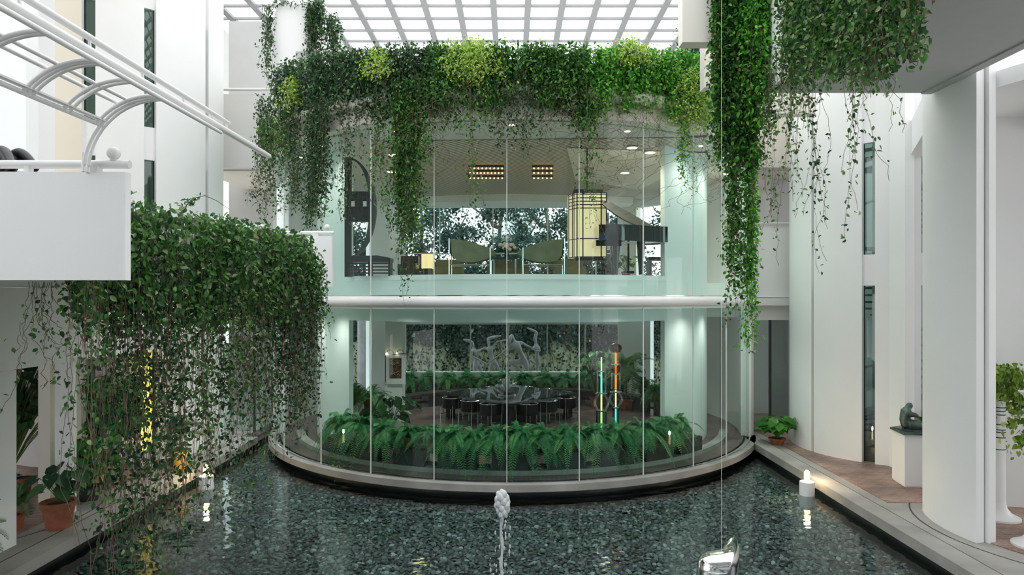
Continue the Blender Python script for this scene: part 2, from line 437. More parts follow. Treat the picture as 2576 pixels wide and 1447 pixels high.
# ---- kerbs and floors
struct('trim_1', MB().box(-7.15, -6.78, 0, 18.2, -0.17, 0.0), concrete, ang=20)
struct('trim_2', MB().box(6.18, 6.55, 0, 18.6, -0.17, 0.0), concrete)
wallpool = mat('pool_wall', (0.035, 0.035, 0.035), 0.35, var=0.3)
struct('trim_3', MB().box(-7.15, -6.86, 0, 20.2, -0.6, -0.17), wallpool)
struct('trim_4', MB().box(6.26, 6.55, 0, 20.2, -0.6, -0.17), wallpool)
struct('trim_5', MB().box(-7.15, 6.55, 20.2, 20.4, -0.6, -0.05), wallpool)
TR = (9.4, 10.9); TB = (9.6, 17.1); TL = (-9.85, 17.3); TRr = 2.45
fl = MB().box(-18, -7.165, -2, 34, -0.3, -0.012)
struct('floor_left', fl, concrete)
struct('floor_right', MB().box(6.565, 20, -2, 34, -0.3, -0.012), concrete)
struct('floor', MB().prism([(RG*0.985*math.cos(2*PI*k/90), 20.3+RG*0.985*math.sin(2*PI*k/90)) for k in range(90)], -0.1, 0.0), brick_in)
struct('floor_3', MB().box(6.8, 16, 12.35, 24, -0.012, 0.0), brick)
struct('floor_4', MB().disc(TR, 2.25, -0.011, 0.003), brick)
struct('floor_5', MB().box(-16, -7.75, 8.5, 16.5, -0.012, 0.0), brick)
# curved saw-cut joints in the concrete at the foot of the right tower and the left colonnade
joint = mat('joint', (0.06, 0.06, 0.055), 0.9)
struct('trim_6', MB().arc(TR, 2.62, 2.645, R(-175), R(40), -0.0125, -0.009), joint)
struct('trim_7', MB().arc((-9.7, 11.7), 2.35, 2.37, R(0), R(170), -0.0125, -0.009), joint)
struct('trim_8', MB().box(-7.19, -7.16, 0, 18, -0.012, -0.008).box(6.555, 6.58, 0, 18.6, -0.012, -0.008), joint)

# ---- drum: base, kerb ring, roof, ring pipes
struct('trim_9', MB().disc(GC, 6.60, -0.62, -0.2), wallpool)
struct('trim_10', MB().disc(GC, 6.72, -0.2, -0.14), darkf)
struct('trim_11', MB().arc(GC, 6.52, 6.84, R(-98), R(98), -0.14, 0.0, 120), concrete)
A0, A1 = R(-74), R(71.5)
def ringtube(r, z, rad, a0, a1, n=90):
    return MB().tube([(GC[0]+r*math.sin(a0+(a1-a0)*i/n), GC[1]-r*math.cos(a0+(a1-a0)*i/n), z) for i in range(n+1)], rad, 16)
o = ringtube(RG+0.10, 3.62, 0.098, R(-80), R(76)); o.ball((GC[0]+(RG+.1)*math.sin(R(76)), GC[1]-(RG+.1)*math.cos(R(76)), 3.62), 0.098)
tag(o.build('ring_pipe', pipe), 'thick white horizontal pipe curving around the drum between its two storeys', 'pipe')
tag(ringtube(RG+0.20, 7.77, 0.13, R(-95), R(95)).build('ring_pipe', cream), 'cream rounded rail pipe under the ivy at the top of the drum', 'pipe')
struct('trim_12', MB().arc(GC, 6.45, RG+0.10, R(-180), R(180), 7.33, 7.72, 180), cream)
struct('trim_13', MB().arc(GC, 6.45, RG+0.06, R(-180), R(180), 7.72, 8.45, 180), cream)
struct('trim_14', MB().arc(GC, RG-0.02, RG+0.05, A0, A1, 3.5, 3.74, 120), white)
struct('ceiling_3', MB().disc(GC, 6.44, 7.62, 7.9), white)

# ---- curved glazing: two storeys, panes and joints
joints_px = [715, 808, 933, 1092, 1275, 1457, 1618, 1744, 1827]
def glazing(name, z0, z1):
    aa = [A0] + [ang(p, RG) for p in joints_px] + [A1]
    root = thing(name, (0, GC[1]-RG, z0), None, None); root['kind'] = 'structure'
    for i in range(len(aa)-1):
        n = max(2, int((aa[i+1]-aa[i])/R(2)))
        vs = []; g = 0.0012
        for k in range(n+1):
            a = aa[i]+g + (aa[i+1]-aa[i]-2*g)*k/n
            for z in (z0, z1): vs.append((GC[0]+RG*math.sin(a), GC[1]-RG*math.cos(a), z))
        b = MB().add(vs, [(2*k, 2*k+2, 2*k+3, 2*k+1) for k in range(n)])
        b.build('pane', glass_o, root)
    for a in aa[1:-1]:
        MB().arc(GC, RG-0.014, RG+0.014, a-0.0011, a+0.0011, z0, z1, 1).build('joint', pipe, root)
    MB().arc(GC, RG-0.02, RG+0.02, A0, A1, z0, z0+0.02, 90).build('channel', chrome, root)
glazing('window_1', 0.0, 3.5)
glazing('window_2', 3.74, 7.33)
for i, (a) in enumerate((A0, A1)):
    s = 1 if a > 0 else -1
    struct('trim_%d' % (15+i), MB().arc(GC, RG-0.06, RG+0.04, a, a+s*R(0.9), 0.0, 7.33, 2), pipe)

# ---- room behind the glass
YB = 25.5
def roompoly(r, yb=YB):
    aa = math.acos((GC[1]-yb)/r) if abs(yb-GC[1]) < r else PI
    n = 100
    return [(GC[0]+r*math.sin(-aa+2*aa*k/n), GC[1]-r*math.cos(-aa+2*aa*k/n)) for k in range(n+1)]
RW = 5.58
struct('floor_6', MB().prism(roompoly(RW-0.01), 3.17, 4.12), inwhite)
struct('floor_7', MB().prism(roompoly(RW-0.3), 4.12, 4.2), mat('grey_carpet', (0.45, 0.44, 0.41), 0.95, var=0.2))
wing = MB().arc(GC, RW-0.02, 6.46, R(78), R(129), 3.17, 4.12)
wing.arc(GC, RW-0.02, 6.46, R(-129), R(-78), 3.17, 4.12)
struct('floor_8', wing, inwhite)
aL, aR = ang(878, RW), ang(1672, RW)
fw = MB()
fw.arc(GC, RW-0.12, RW, aL-R(40), aL, 0, 7.3); fw.arc(GC, RW-0.12, RW, aR, aR+R(40), 0, 7.3)
struct('wall_front', fw, inwhite)
struct('wall_front_band', MB().arc(GC, RW-0.015, RW+0.005, aL-R(0.1), aR+R(0.1), 3.17, 4.12), inwhite)
struct('trim_17', MB().arc(GC, RW-0.3, RW+0.06, ang(875, RW)-0.002, ang(1675, RW)+0.002, 4.105, 4.215), white)
# inner step just inside the glass
struct('trim_18', MB().arc(GC, 5.9, 6.12, R(-75), R(75), 0.0, 0.10), concrete)
# slatted ceiling
slat = bpy.data.materials.new('slatted_ceiling'); slat.use_nodes = True
nt = slat.node_tree; N = nt.nodes; L = nt.links; b = N['Principled BSDF']; b.inputs['Roughness'].default_value = .6
tc = N.new('ShaderNodeTexCoord'); wv = N.new('ShaderNodeTexWave'); wv.inputs['Scale'].default_value = 3.6; wv.bands_direction = 'DIAGONAL'
rr = N.new('ShaderNodeValToRGB'); rr.color_ramp.elements[0].position = .35; rr.color_ramp.elements[1].position = .5
rr.color_ramp.elements[0].color = (.22, .19, .15, 1); rr.color_ramp.elements[1].color = (.72, .66, .55, 1)
L.new(tc.outputs['Object'], wv.inputs['Vector']); L.new(wv.outputs['Fac'], rr.inputs['Fac']); L.new(rr.outputs[0], b.inputs['Base Color'])
struct('ceiling_2', MB().prism(roompoly(6.44), 7.3, 7.6), mat('grey_ceiling', (0.62, 0.60, 0.55), 0.7))
struct('ceiling_4', MB().add([(-3.2, 15.6, 7.285), (4.4, 15.2, 7.285), (3.6, 24.2, 7.285), (-4.0, 23.6, 7.285)], [(3, 2, 1, 0)]), slat)
struct('ceiling_5', MB().add([(1.3, 16.2, 7.27), (4.9, 16.8, 7.27), (4.2, 22.5, 7.27), (1.9, 20.5, 7.27)], [(3, 2, 1, 0)]), cream)
# cove above the rear window
struct('trim_19', MB().prism([(-4.3, 24.2), (0, 23.4), (4.3, 24.2), (4.3, 25.4), (-4.3, 25.4)], 7.05, 7.29), inwhite)

# rear flat wall with openings
WB = 4.17
rw = MB()
rw.box(-WB, WB, YB, YB+.2, 0, 0.93)
rw.box(-WB, WB, YB, YB+.2, 2.71, 4.2)
rw.box(X(1562, YB), WB, YB, YB+.2, 0.93, 2.71)
rw.box(-WB, WB, YB, YB+.2, 7.1, 7.9)
struct('wall_back', rw, inwhite)
def backwin(name, x0, x1, z0, z1, pxs):
    root = thing(name, (0, YB+.1, z0), None, None); root['kind'] = 'structure'
    MB().add([(x0, YB+.1, z0), (x1, YB+.1, z0), (x1, YB+.1, z1), (x0, YB+.1, z1)], [(0, 1, 2, 3)]).build('pane', glass_c, root, smooth=False)
    for px in pxs: MB().box(X(px, YB)-.02, X(px, YB)+.02, YB+.05, YB+.14, z0, z1).build('mullion', pipe, root)
backwin('window_3', -WB, X(1562, YB), .93, 2.71, [1183, 1279, 1377, 1473])
backwin('window_4', -WB, WB, 4.2, 7.1, [1105, 1240, 1378, 1500])
struct('trim_20', MB().box(-WB, WB, YB+.06, YB+.12, 5.35, 5.39), pipe)
# curved side walls of the room with tall windows
def farang(px): return abs(ang(px, 6.56, far=True))
ac = math.acos((GC[1]-YB)/6.56)
lw = MB(); rwl = MB()
l0, l1 = farang(880), farang(925)
r0, r1 = farang(1676), farang(1640)
lw.arc(GC, 6.46, 6.66, -ac, -l1, 0, 7.9); lw.arc(GC, 6.46, 6.66, -l0+R(1.5), -R(75), 0, 7.9)
lw.arc(GC, 6.46, 6.66, -l1, -l0+R(1.5), 0, .3); lw.arc(GC, 6.46, 6.66, -l1, -l0+R(1.5), 3.1, 4.25); lw.arc(GC, 6.46, 6.66, -l1, -l0+R(1.5), 7.0, 7.9)
rwl.arc(GC, 6.46, 6.66, R(72.5), r0-R(1.5), 0, 7.9); rwl.arc(GC, 6.46, 6.66, r1, ac-R(4), 0, 4.25)
rwl.arc(GC, 6.46, 6.66, ac-R(4), ac, 0, 7.9); rwl.arc(GC, 6.46, 6.66, r0-R(1.5), r1, 0, .3); rwl.arc(GC, 6.46, 6.66, r0-R(1.5), r1, 3.1, 4.25)
rwl.arc(GC, 6.46, 6.66, r0-R(1.5), ac-R(4), 7.0, 7.9)
struct('wall_left', lw, inwhite); struct('wall_right', rwl, inwhite)
cc = farang(1600)
struct('trim_21', MB().arc(GC, 6.4, 6.7, cc-R(1), cc+R(4), 4.2, 7.3), cream)

# ---- towers of tall curved slabs
def tower(name, c, pxs, start, end, z1, th=0.22):
    """pxs: list of (left px, right px) gaps between slabs"""
    cuts = [start]
    for p0, p1 in pxs: cuts += [ang(p0, TRr, c), ang(p1, TRr, c)]
    cuts.append(end); k = 0
    for i in range(0, len(cuts), 2):
        a, b = cuts[i], cuts[i+1]
        struct('%s_%d' % (name, k+1), MB().arc(c, TRr-th, TRr, a, b, -.01, z1, 24), white); k += 1
    return cuts
def strips(name, c, cuts, levels, hi):
    """glazed slots between the slabs, with white spandrels at each floor"""
    for i in range(1, len(cuts)-1, 2):
        a, b = cuts[i]-.01, cuts[i+1]+.01
        root = thing(name % (i//2+1), (c[0]+2.3*math.sin(a), c[1]-2.3*math.cos(a), 0), None, None); root['kind'] = 'structure'
        MB().arc(c, TRr-.19, TRr-.18, a, b, 0, hi).build('pane', glass_d, root)
        for z0, z1 in levels: MB().arc(c, TRr-.21, TRr-.10, a, b, z0, z1).build('spandrel', white, root)
        MB().arc(c, TRr-.2, TRr-.13, a, a+.012, 0, hi).arc(c, TRr-.2, TRr-.13, b-.012, b, 0, hi).build('frame', dark, root)
struct('wall_core_right', MB().disc(TB, .5, 0, 12.5, 40), cream)
struct('wall_core_left', MB().disc(TL, 1.7, 0, 12.5, 60), cream)
cR = tower('wall_tower_right', TB, [(2041, 2047), (2168, 2201), (2318, 2337)], R(-110), R(60), 12.6)
strips('window_%d', TB, cR, [(3.98, 4.68), (7.2, 9.2)], 12.4)
cL = tower('wall_tower_left', TL, [(138+67, 240), (363, 393), (517, 525)], R(-55), R(95), 12.6)
strips('window_1%d', TL, cL, [(4.0, 4.5), (6.85, 7.6), (10.3, 11.2)], 12.4)
# near right tower: one big slab, further slab behind it
aA0, aA1 = ang(2337, TRr, TR), ang(2455, TRr, TR)
struct('wall_tower_near', MB().arc(TR, TRr-.14, TRr, R(-114), R(-76), -.01, 12.6, 24), white)
struct('wall_tower_near_back', MB().arc(TR, TRr-.30, TRr-.17, R(-112), R(-74.5), -.01, 12.6, 24), white)
struct('wall_tower_inner', MB().prism([(8.2, 12.2), (9.05, 12.02), (9.12, 12.2), (8.2, 12.5)], -.01, 12.6), white)
struct('wall_tower_inner_2', MB().prism([(8.9, 12.35), (9.28, 12.28), (9.3, 12.5), (8.9, 12.6)], -.01, 12.6), white)
struct('ceiling_6', MB().disc(TR, 2.1, 6.9, 7.15), white)
struct('ceiling_7', MB().box(9.2, 14, 5, 16, 6.6, 6.9), white)
# beam bridging the right towers
d0, d1 = Vector((7.28, 11.6)), Vector((8.75, 14.8)); nn = (d1-d0).orthogonal().normalized()*0.12
struct('trim_22', MB().prism([tuple(d0-nn), tuple(d1-nn), tuple(d1+nn), tuple(d0+nn)], 6.75, 7.45), white)
struct('wall_back_right', MB().box(8.3, 8.5, 14.4, 15, 0, 12.5).box(9.4, 16, 21.5, 21.7, 0, 12.5).box(14, 14.2, 3, 11, 0, 4.2).box(14, 14.2, 3, 21, 5.2, 8.2).box(14, 14.2, 13, 21, 0, 12.5), white)

# ---- recesses either side of the drum
def recess(sx, x0, x1, y):
    n = 'right' if sx > 0 else 'left'
    a = MB(); a.box(x0, x1, y, y+.15, 3.72, 5.66); struct('wall_parapet_'+n, a, white)
    a = MB(); a.box(x0, x1, y-.12, y+.2, 3.50, 3.70); struct('trim_3%d' % (1 if sx > 0 else 2), a, pipe)
    a = MB(); a.box(x0, x1, y+.1, y+.3, 3.1, 3.5).box(x0, x1, y+.3, y+3, 3.12, 3.9); struct('floor_1%d' % (1 if sx > 0 else 2), a, white)
    a = MB(); a.box(x0, x1, y-.05, y+.2, 7.25, 9.25); struct('wall_upper_'+n, a, cream if sx > 0 else white)
    a = MB(); a.box(x0, x1, y+.2, y+3.3, 7.2, 7.5); struct('ceiling_2%d' % (1 if sx > 0 else 2), a, cream)
    a = MB(); a.box(x0-.5 if sx < 0 else x0+.3, x1+.5 if sx > 0 else x1-.3, y+3.3, y+3.5, 0, 12.6 if sx < 0 else 10); struct('wall_recess_'+n, a, white if sx > 0 else greyp)
recess(1, 6.30, 8.3, 18.55)
recess(-1, -8.6, -6.35, 18.6)
o = MB().tube([(6.4, 18.5, 5.73), (8.0, 18.5, 5.73)], .03); tag(o.build('handrail', pipe), 'thin white handrail on the balcony right of the drum', 'handrail')
o = MB().tube([(-8.2, 18.4, 9.33), (-6.1, 18.4, 9.33)], .04); tag(o.build('handrail', pipe), 'white handrail high on the parapet at upper left beside the arched shaft', 'handrail')
def door_glass(name, x0, x1, y, z1, px):
    root = thing(name, ((x0+x1)/2, y, 0), None, None); root['kind'] = 'structure'
    MB().add([(x0, y, .02), (x1, y, .02), (x1, y, z1), (x0, y, z1)], [(0, 1, 2, 3)]).build('pane', glass_d, root, smooth=False)
    for p in px: MB().box(X(p, y)-.025, X(p, y)+.025, y-.04, y+.04, 0, z1).build('frame', dark, root)
door_glass('door_1', 6.45, 7.6, 18.75, 3.1, [1937])
door_glass('door_2', -8.0, -6.5, 18.8, 3.1, [640])
struct('wall_recess_panel', MB().box(X(1938, 20), X(2000, 20), 20, 20.1, 0, 3.1).box(X(1940, 20), X(2000, 20), 20, 20.1, 4.2, 7.2), white)
struct('trim_41', MB().box(6.35, 6.5, 18.35, 18.6, 0, 3.5), pipe)

# ---- skylight
sk = MB(); XS, YS = 1.08, 0.98
for k in range(-9, 10):
    x = .50 + k*XS; sk.box(x-.10, x+.10, 1, 30, 12.86, 12.95)
for k in range(-20, 9):
    y = 21.47 + k*YS; sk.box(-9.6, 10.4, y-.05, y+.05, 12.87, 12.94)
struct('ceiling', sk, mat('skylight_frame', (0.27, 0.275, 0.28), 0.6), smooth=False)
struct('window_20', MB().add([(-9.6, 1, 12.93), (10.4, 1, 12.93), (10.4, 30, 12.93), (-9.6, 30, 12.93)], [(3, 2, 1, 0)]), glass_s)
struct('ceiling_8', MB().box(-16, -9.6, 1, 34, 12.65, 12.9).box(10.4, 16, 1, 34, 12.65, 12.9), white)

# ---- upper deck on the right with grey soffit
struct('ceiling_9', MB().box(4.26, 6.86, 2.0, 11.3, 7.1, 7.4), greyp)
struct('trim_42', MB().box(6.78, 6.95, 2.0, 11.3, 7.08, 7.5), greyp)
struct('wall_deck_edge', MB().box(4.18, 4.3, 2.0, 11.3, 7.1, 8.6), white)
struct('wall_white_block', MB().box(X(1717, 11.5), 4.2, 11.5, 11.8, 8.02, 13), mat('warm_white', (0.9, 0.86, 0.78), 0.6))
struct('wall_white_block_2', MB().box(X(1772, 13), 5.6, 13, 13.3, 7.72, 9.4), cream)
struct('wall_white_block_3', MB().prism([(X(1775, 14.4), 14.4), (6.4, 14.4), (6.4, 14.7), (X(1785, 14.4), 14.7)], 7.6, 8.0), cream)

# ---- left side: colonnade, beam, deck
struct('trim_43', MB().box(-7.85, -7.5, 4, 15.5, 2.62, 3.86), white)
struct('wall_fin_1', MB().arc((-9.7, 10.9), 2.1, 2.25, R(62), R(102), 0, 2.62, 10).box(-9, -7.56, 9.9, 10.02, 0, 2.62) if False else MB().prism([(-7.45, 8.2), (-7.45, 10.25), (-7.6, 10.25), (-7.8, 8.2)], -.01, 2.62), white)
struct('wall_fin_2', MB().prism([(-7.55, 11.72), (-7.78, 11.6), (-7.86, 11.72), (-7.6, 11.9)], -.01, 2.62), white)
struct('wall_fin_3', MB().box(-8.2, -8.06, 11.9, 12.9, -.01, 2.62).box(-8.55, -8.4, 12.3, 13.2, -.01, 2.62), cream)
struct('ceiling_10', MB().box(-7.9, -4.15, 6.13, 12.0, 3.87, 4.05), white)
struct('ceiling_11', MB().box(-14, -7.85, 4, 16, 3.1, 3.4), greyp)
struct('wall_slab_near', MB().box(-9.6, X(65, 11.2), 11.2, 11.5, 3.4, 12.6), white)
struct('wall_far_left', MB().box(-17, -16.8, 4, 19, 0, 12), white)
struct('wall_column_warm', MB().prism([(X(138, 13.5), 13.5), (X(205, 13.5), 13.5), (X(205, 13.9), 13.9), (X(138, 13.9), 13.9)], 3.4, 12.6), mat('cream_slab', (0.80, 0.72, 0.60), 0.6))
# near balcony block
def rail(root, x0, x1, y, z, r, posts, top):
    MB().tube([(x0, y, z), (x1, y, z)], r, 14).build('rail', pipe, root)
    for x, w in posts: MB().box(x-w/2, x+w/2, y-.04, y+.04, top, z-r*.6).build('post', pipe, root)
def balcony(x0, x1, y, z0, z1, zr, rr, posts, label, ball=None, th=.1, rx0=None, rx1=None):
    root = thing('balcony_parapet', ((x0+x1)/2, y, z0), label, 'balcony')
    c = .012
    MB().prism([(x0, y), (x1-c, y), (x1, y+c), (x1, y+th), (x0, y+th)], z0, z1).build('parapet_wall', white, root)
    rail(root, rx0 or x0, rx1 or x1, y+th/2, zr, rr, posts, z1)
    return root
balcony(-7.4, X(313, 6.0), 6.0, 3.858, Z(432, 6), Z(411, 6), .038, [(X(62, 6), .035), (X(228, 6), .105)], 'large plain white balcony parapet with rail in the left foreground', rx1=X(319, 6))
balcony(X(560, 12.15), X(835, 12.15), 12.15, Z(722, 12.15), Z(594, 12.15), Z(585, 12.15), .032, [(X(791, 12.15), .12), (X(660, 12.15), .04)], 'small white balcony parapet with rail and ball end, left of the drum', rx0=X(430, 12.15), rx1=X(838, 12.15))
for i, (p0, p1, py, d) in enumerate(((360, 570, 552, 10.3), (400, 675, 568, 11.2))):
    root = thing('stepped_railing', (X(p1, d), d, 4.3), ('short stepped white railing rising behind the ivy, uppermost of the set', 'stepped white railing just below the uppermost one behind the ivy')[i], 'railing')
    rail(root, X(p0, d), X(p1, d), d, Z(py, d), .026, [(X(p1-35, d), .07), (X(p1-150, d), .04)], 4.2)
def ballfin(c, r, label):
    o = MB().ball(c, r, 20, 14).lathe([(r*.25, 0), (r*.55, .008), (r*.3, .02)], (c[0], c[1], c[2]-r-.012)).build('ball_lamp', pipe)
    tag(o, label, 'lamp')
ballfin((X(286, 6.05), 6.05, Z(386, 6.05)), .057, 'white egg shaped ball lamp on the rail in the left foreground')
ballfin((X(823, 12.2), 12.2, Z(573, 12.2)+.01), .052, 'small white ball lamp on the rail end left of the drum')
struct('trim_44', MB().prism([(-4.3, 6.2), (-4.05, 6.2), (-3.2, 10.6), (-3.45, 10.6)], 3.87, 4.48), white)

# the side of the hall behind the viewpoint
bh = MB()
for k in range(7):
    x = -14+k*4.4; bh.box(x, x+1.6, -4.3, -4, -.3, 12.7)
bh.box(-14, 14, -4.3, -4, 3.0, 4.9).box(-14, 14, -4.3, -4, 7.0, 8.6).box(-14, 14, -4.3, -4, 10.8, 12.7)
struct('wall_behind', bh, greyp)
struct('window_30', MB().add([(-14, -4.2, 0), (14, -4.2, 0), (14, -4.2, 12.7), (-14, -4.2, 12.7)], [(0, 1, 2, 3)]), glass_d, smooth=False)
struct('ceiling_12', MB().box(-16, 16, -9, 1, 12.7, 12.95), greyp)
struct('wall_behind_core', MB().box(-16, 16, -9, -8.8, -.3, 12.9), greyp)
struct('floor_20', MB().box(-16, 16, -9, 0, -.4, -.3), concrete)
# ================================================================ FURNITURE, LOWER ROOM
TC = (X(1281, 21.1), 21.15)
def dining():
    root = thing('dining_table', (TC[0], TC[1], 0), 'large square dark glass dining table turned corner-on in the lower room', 'table')
    h = 2.12
    def sq(k): return [(TC[0], TC[1]-k), (TC[0]+k, TC[1]), (TC[0], TC[1]+k), (TC[0]-k, TC[1])]
    MB().prism(sq(h), .735, .76).build('tabletop', tabglass, root)
    MB().prism(sq(h-.04), .66, .734).build('apron', dark, root)
    for i, (dx, dy) in enumerate(((0, -1), (1, 0), (0, 1), (-1, 0))):
        c = (TC[0]+dx*(h-.3), TC[1]+dy*(h-.3))
        MB().prism([(c[0], c[1]-.14), (c[0]+.14, c[1]), (c[0], c[1]+.14), (c[0]-.14, c[1])], 0.0, .66).build('leg', dark, root)
dining()
def make_chair(label):
    root = thing('dining_armchair', (0, 0, 0), label, 'chair', 'black armchairs around the square table')
    # faces +Y (towards the table), seat z .44, shell top .70
    def U(r, n=15, y0=.02):
        pts = [(-r, .24)]
        for k in range(n+1):
            a = PI + PI*k/n; pts.append((r*math.cos(a), y0 + r*math.sin(a)*.85))
        pts.append((r, .24)); return pts
    out, inn = U(.29), U(.25); n = len(out)
    vs = [(x, y, .40) for x, y in out]+[(x, y, .69) for x, y in out]+[(x, y, .69) for x, y in inn]+[(x, y, .40) for x, y in inn]
    fs = []
    for q in range(4):
        for i in range(n-1): fs.append((q*n+i, q*n+i+1, ((q+1) % 4)*n+i+1, ((q+1) % 4)*n+i))
    fs += [(0, n, 2*n, 3*n), (n-1, 4*n-1, 3*n-1, 2*n-1)]
    MB().add(vs, fs).build('backrest', leather, root)
    MB().prism([(x*.98, y) for x, y in U(.25)], .38, .46).build('seat', leather, root)
    MB().tube([(x, y, .70) for x, y in out], .013, 8).build('arm_rail', chrome, root)
    for sx in (-1, 1):
        for y in (.24, -.16):
            MB().tube([(sx*.285, y, .69), (sx*.285, y, .0)], .012, 8).build('leg', chrome, root)
    for sx in (-1, 1): MB().tube([(sx*.285, .24, .2), (sx*.285, -.16, .2)], .009, 6).build('stretcher', chrome, root)
    return root
proto = make_chair(''); note(proto); first = True
side_n = ['front left', 'front right', 'rear right', 'rear left']
ord_n = [['nearest the left corner', 'in the middle', 'nearest the front corner'], ['nearest the front corner', 'in the middle', 'nearest the right corner'],
         ['nearest the right corner', 'in the middle', 'nearest the far corner'], ['nearest the far corner', 'in the middle', 'nearest the left corner']]
corners = [(-2.12, 0), (0, -2.12), (2.12, 0), (0, 2.12)]
for s_ in range(4):
    a = Vector(corners[s_]); b = Vector(corners[(s_+1) % 4]); d = (b-a).normalized(); nrm = Vector((d.y, -d.x))
    for k, t in enumerate((.22, .5, .78)):
        p = a.lerp(b, t) + nrm*.16
        c = proto if first else copy_tree(proto); first = False
        c.location = (TC[0]+p.x, TC[1]+p.y, 0)
        c.rotation_euler = (0, 0, math.atan2(-nrm.y, -nrm.x) - PI/2)
        c['label'] = 'black tub armchair on the %s side of the square table, %s' % (side_n[s_], ord_n[s_][k])
# crystal centrepiece
def centre():
    c = (X(1275, 20.4), 20.6, .7615)
    root = thing('crystal_centrepiece', c, 'branching clear crystal centrepiece on the dark glass table', 'centrepiece')
    MB().lathe([(.27, 0), (.27, .03), (.0, .03)], c).build('glass_base', crystal, root)
    MB().lathe([(.2, .03), (.2, .10), (.0, .10)], c, n=6).build('plinth', dark, root)
    b = MB()
    for k in range(26):
        a = k*2.4; lv = (k % 5)/5; h = .12+.42*(1-lv)*random.uniform(.7, 1); r = .08+.32*lv
        p = [(c[0]+r*t*math.cos(a+t), c[1]+r*t*math.sin(a+t), c[2]+.1+h*math.sin(t*1.5)) for t in (0, .2, .4, .6, .8, 1)]
        b.tube(p, [.028, .024, .02, .018, .016, .012], 7); b.ball(p[-1], .035, 8, 6)
    b.ball((c[0], c[1], c[2]+.66), .035, 8, 6).tube([(c[0], c[1], c[2]+.1), (c[0], c[1], c[2]+.64)], [.05, .015], 8)
    b.build('crystal_branches', crystal, root)
centre()
# curved benches (back) and fern shelf (front)
def bench(label, c, r0, r1, a0, a1, z0, z1, sup, name='curved_bench'):
    root = thing(name, (c[0], c[1], 0), label, 'bench')
    MB().arc(c, r0, r1, a0, a1, z0, z1, 60).build('seat', wood_d, root)
    for a in sup: MB().arc(c, r0+.06, r1-.06, a-.07, a+.07, 0.0, z0, 3).build('support', darkf, root)
    MB().arc(c, (r0+r1)/2-.02, (r0+r1)/2+.02, a0+.1, a1-.1, .12, .2, 50).build('rail', dark, root)
bench('long curved dark bench around the back of the lower room', (.3, 19.9), 4.45, 4.95, R(100), R(258), .40, .47, [R(v) for v in (108, 124, 140, 156, 172, 188, 204, 220, 236, 251)])
bench('low curved dark shelf carrying the front row of ferns behind the glass', GC, 5.72, 6.15, R(-46), R(46), .42, .47, [R(v) for v in range(-44, 45, 11)], name='curved_shelf')
struct('trim_45', MB().box(-4.15, 4.1, 25.0, 25.48, 0, .5), darkf)

# ---- plants
def frond_leaflets(L_, droop, az, rise, npair, ll, V, F_, T, base, tone, taper=True, upw=.0):
    t = np.linspace(0, 1, npair+2)
    x = L_*t*math.cos(rise)*(1-.15*t); z = L_*(t*math.sin(rise) - droop*t*t)
    ca, sa = math.cos(az), math.sin(az)
    pts = np.stack([base[0]+x*ca, base[1]+x*sa, base[2]+z], 1)
    tan = np.gradient(pts, axis=0); tan /= np.linalg.norm(tan, axis=1, keepdims=True)
    side = np.cross(tan, [0, 0, 1.0]); side /= np.maximum(np.linalg.norm(side, axis=1, keepdims=True), 1e-6)
    up = np.cross(side, tan)
    for s_ in (-1, 1):
        p = pts[1:-1]; w = ll*np.sin(np.clip(t[1:-1]*.92+.1, 0, 1)*PI)**.6 if taper else np.full(npair, ll)
        w = w.reshape(-1, 1)
        d = side[1:-1]*s_*.9 + tan[1:-1]*.45 + up[1:-1]*upw
        wd = tan[1:-1]*(L_/npair*.27)
        q = np.stack([p-wd, p+d*w*.55-wd*.9, p+d*w, p+wd+d*w*.35], 1)
        n0 = sum(len(a) for a in V); V.append(q.reshape(-1, 3))
        F_.append(n0+np.arange(npair*4).reshape(-1, 4)); T.append(np.full(npair, tone)+RNG.normal(0, .06, npair))
    return pts
def fern_parts(root, base, nf=44, L_=.62, ll=.085, npair=22, m=None, rise=(.2, 1.25), droop=(.5, 1.2), half=None, taper=True, upw=0.):
    V, F_, T, paths = [], [], [], []
    for k in range(nf):
        az = RNG.random()*2*PI
        if half is not None and RNG.random() < .6: az = half + RNG.normal(0, .7)
        pts = frond_leaflets(L_*RNG.uniform(.65, 1.15), RNG.uniform(*droop), az, RNG.uniform(*rise), npair, ll, V, F_, T, base, np.clip(RNG.normal(.5, .25), 0, 1), taper, upw)
        paths.append(pts)
    o = npmesh('fronds', np.concatenate(V), np.concatenate(F_), m or FERN, np.clip(np.concatenate(T), 0, 1), root)
    Vs, Fs = polyline_tubes(paths, np.full(len(paths), .0035)); npmesh('stems', Vs, Fs, gstem, None, root)
def pot(root, c, r, h, m=None, rim=True):
    po = MB().lathe([(r*.72, 0), (r*.95, h*.8), (r*1.06, h*.8), (r*1.08, h), (r*.95, h), (r*.93, h*.9), (.0, h*.9)] if rim else [(r*.9, 0), (r, h), (r*.93, h), (.0, h*.92)], c, 28).build('pot', m or terra, root)
    MB().lathe([(r*.9, h*.86), (r*.5, h*.94), (0, h*.95)], c, 16).build('soil', soil, po)
protos = []
for k in range(3):
    root = thing('potted_fern', (0, 0, 0), '', 'potted plant', 'ferns along the front of the lower room')
    pot(root, (0, 0, 0), .15, .24); fern_parts(root, (0, 0, .26), nf=78, L_=.86, ll=.12, npair=26, rise=(.15, 1.3), droop=(.6, 1.3))
    note(root); protos.append(root)
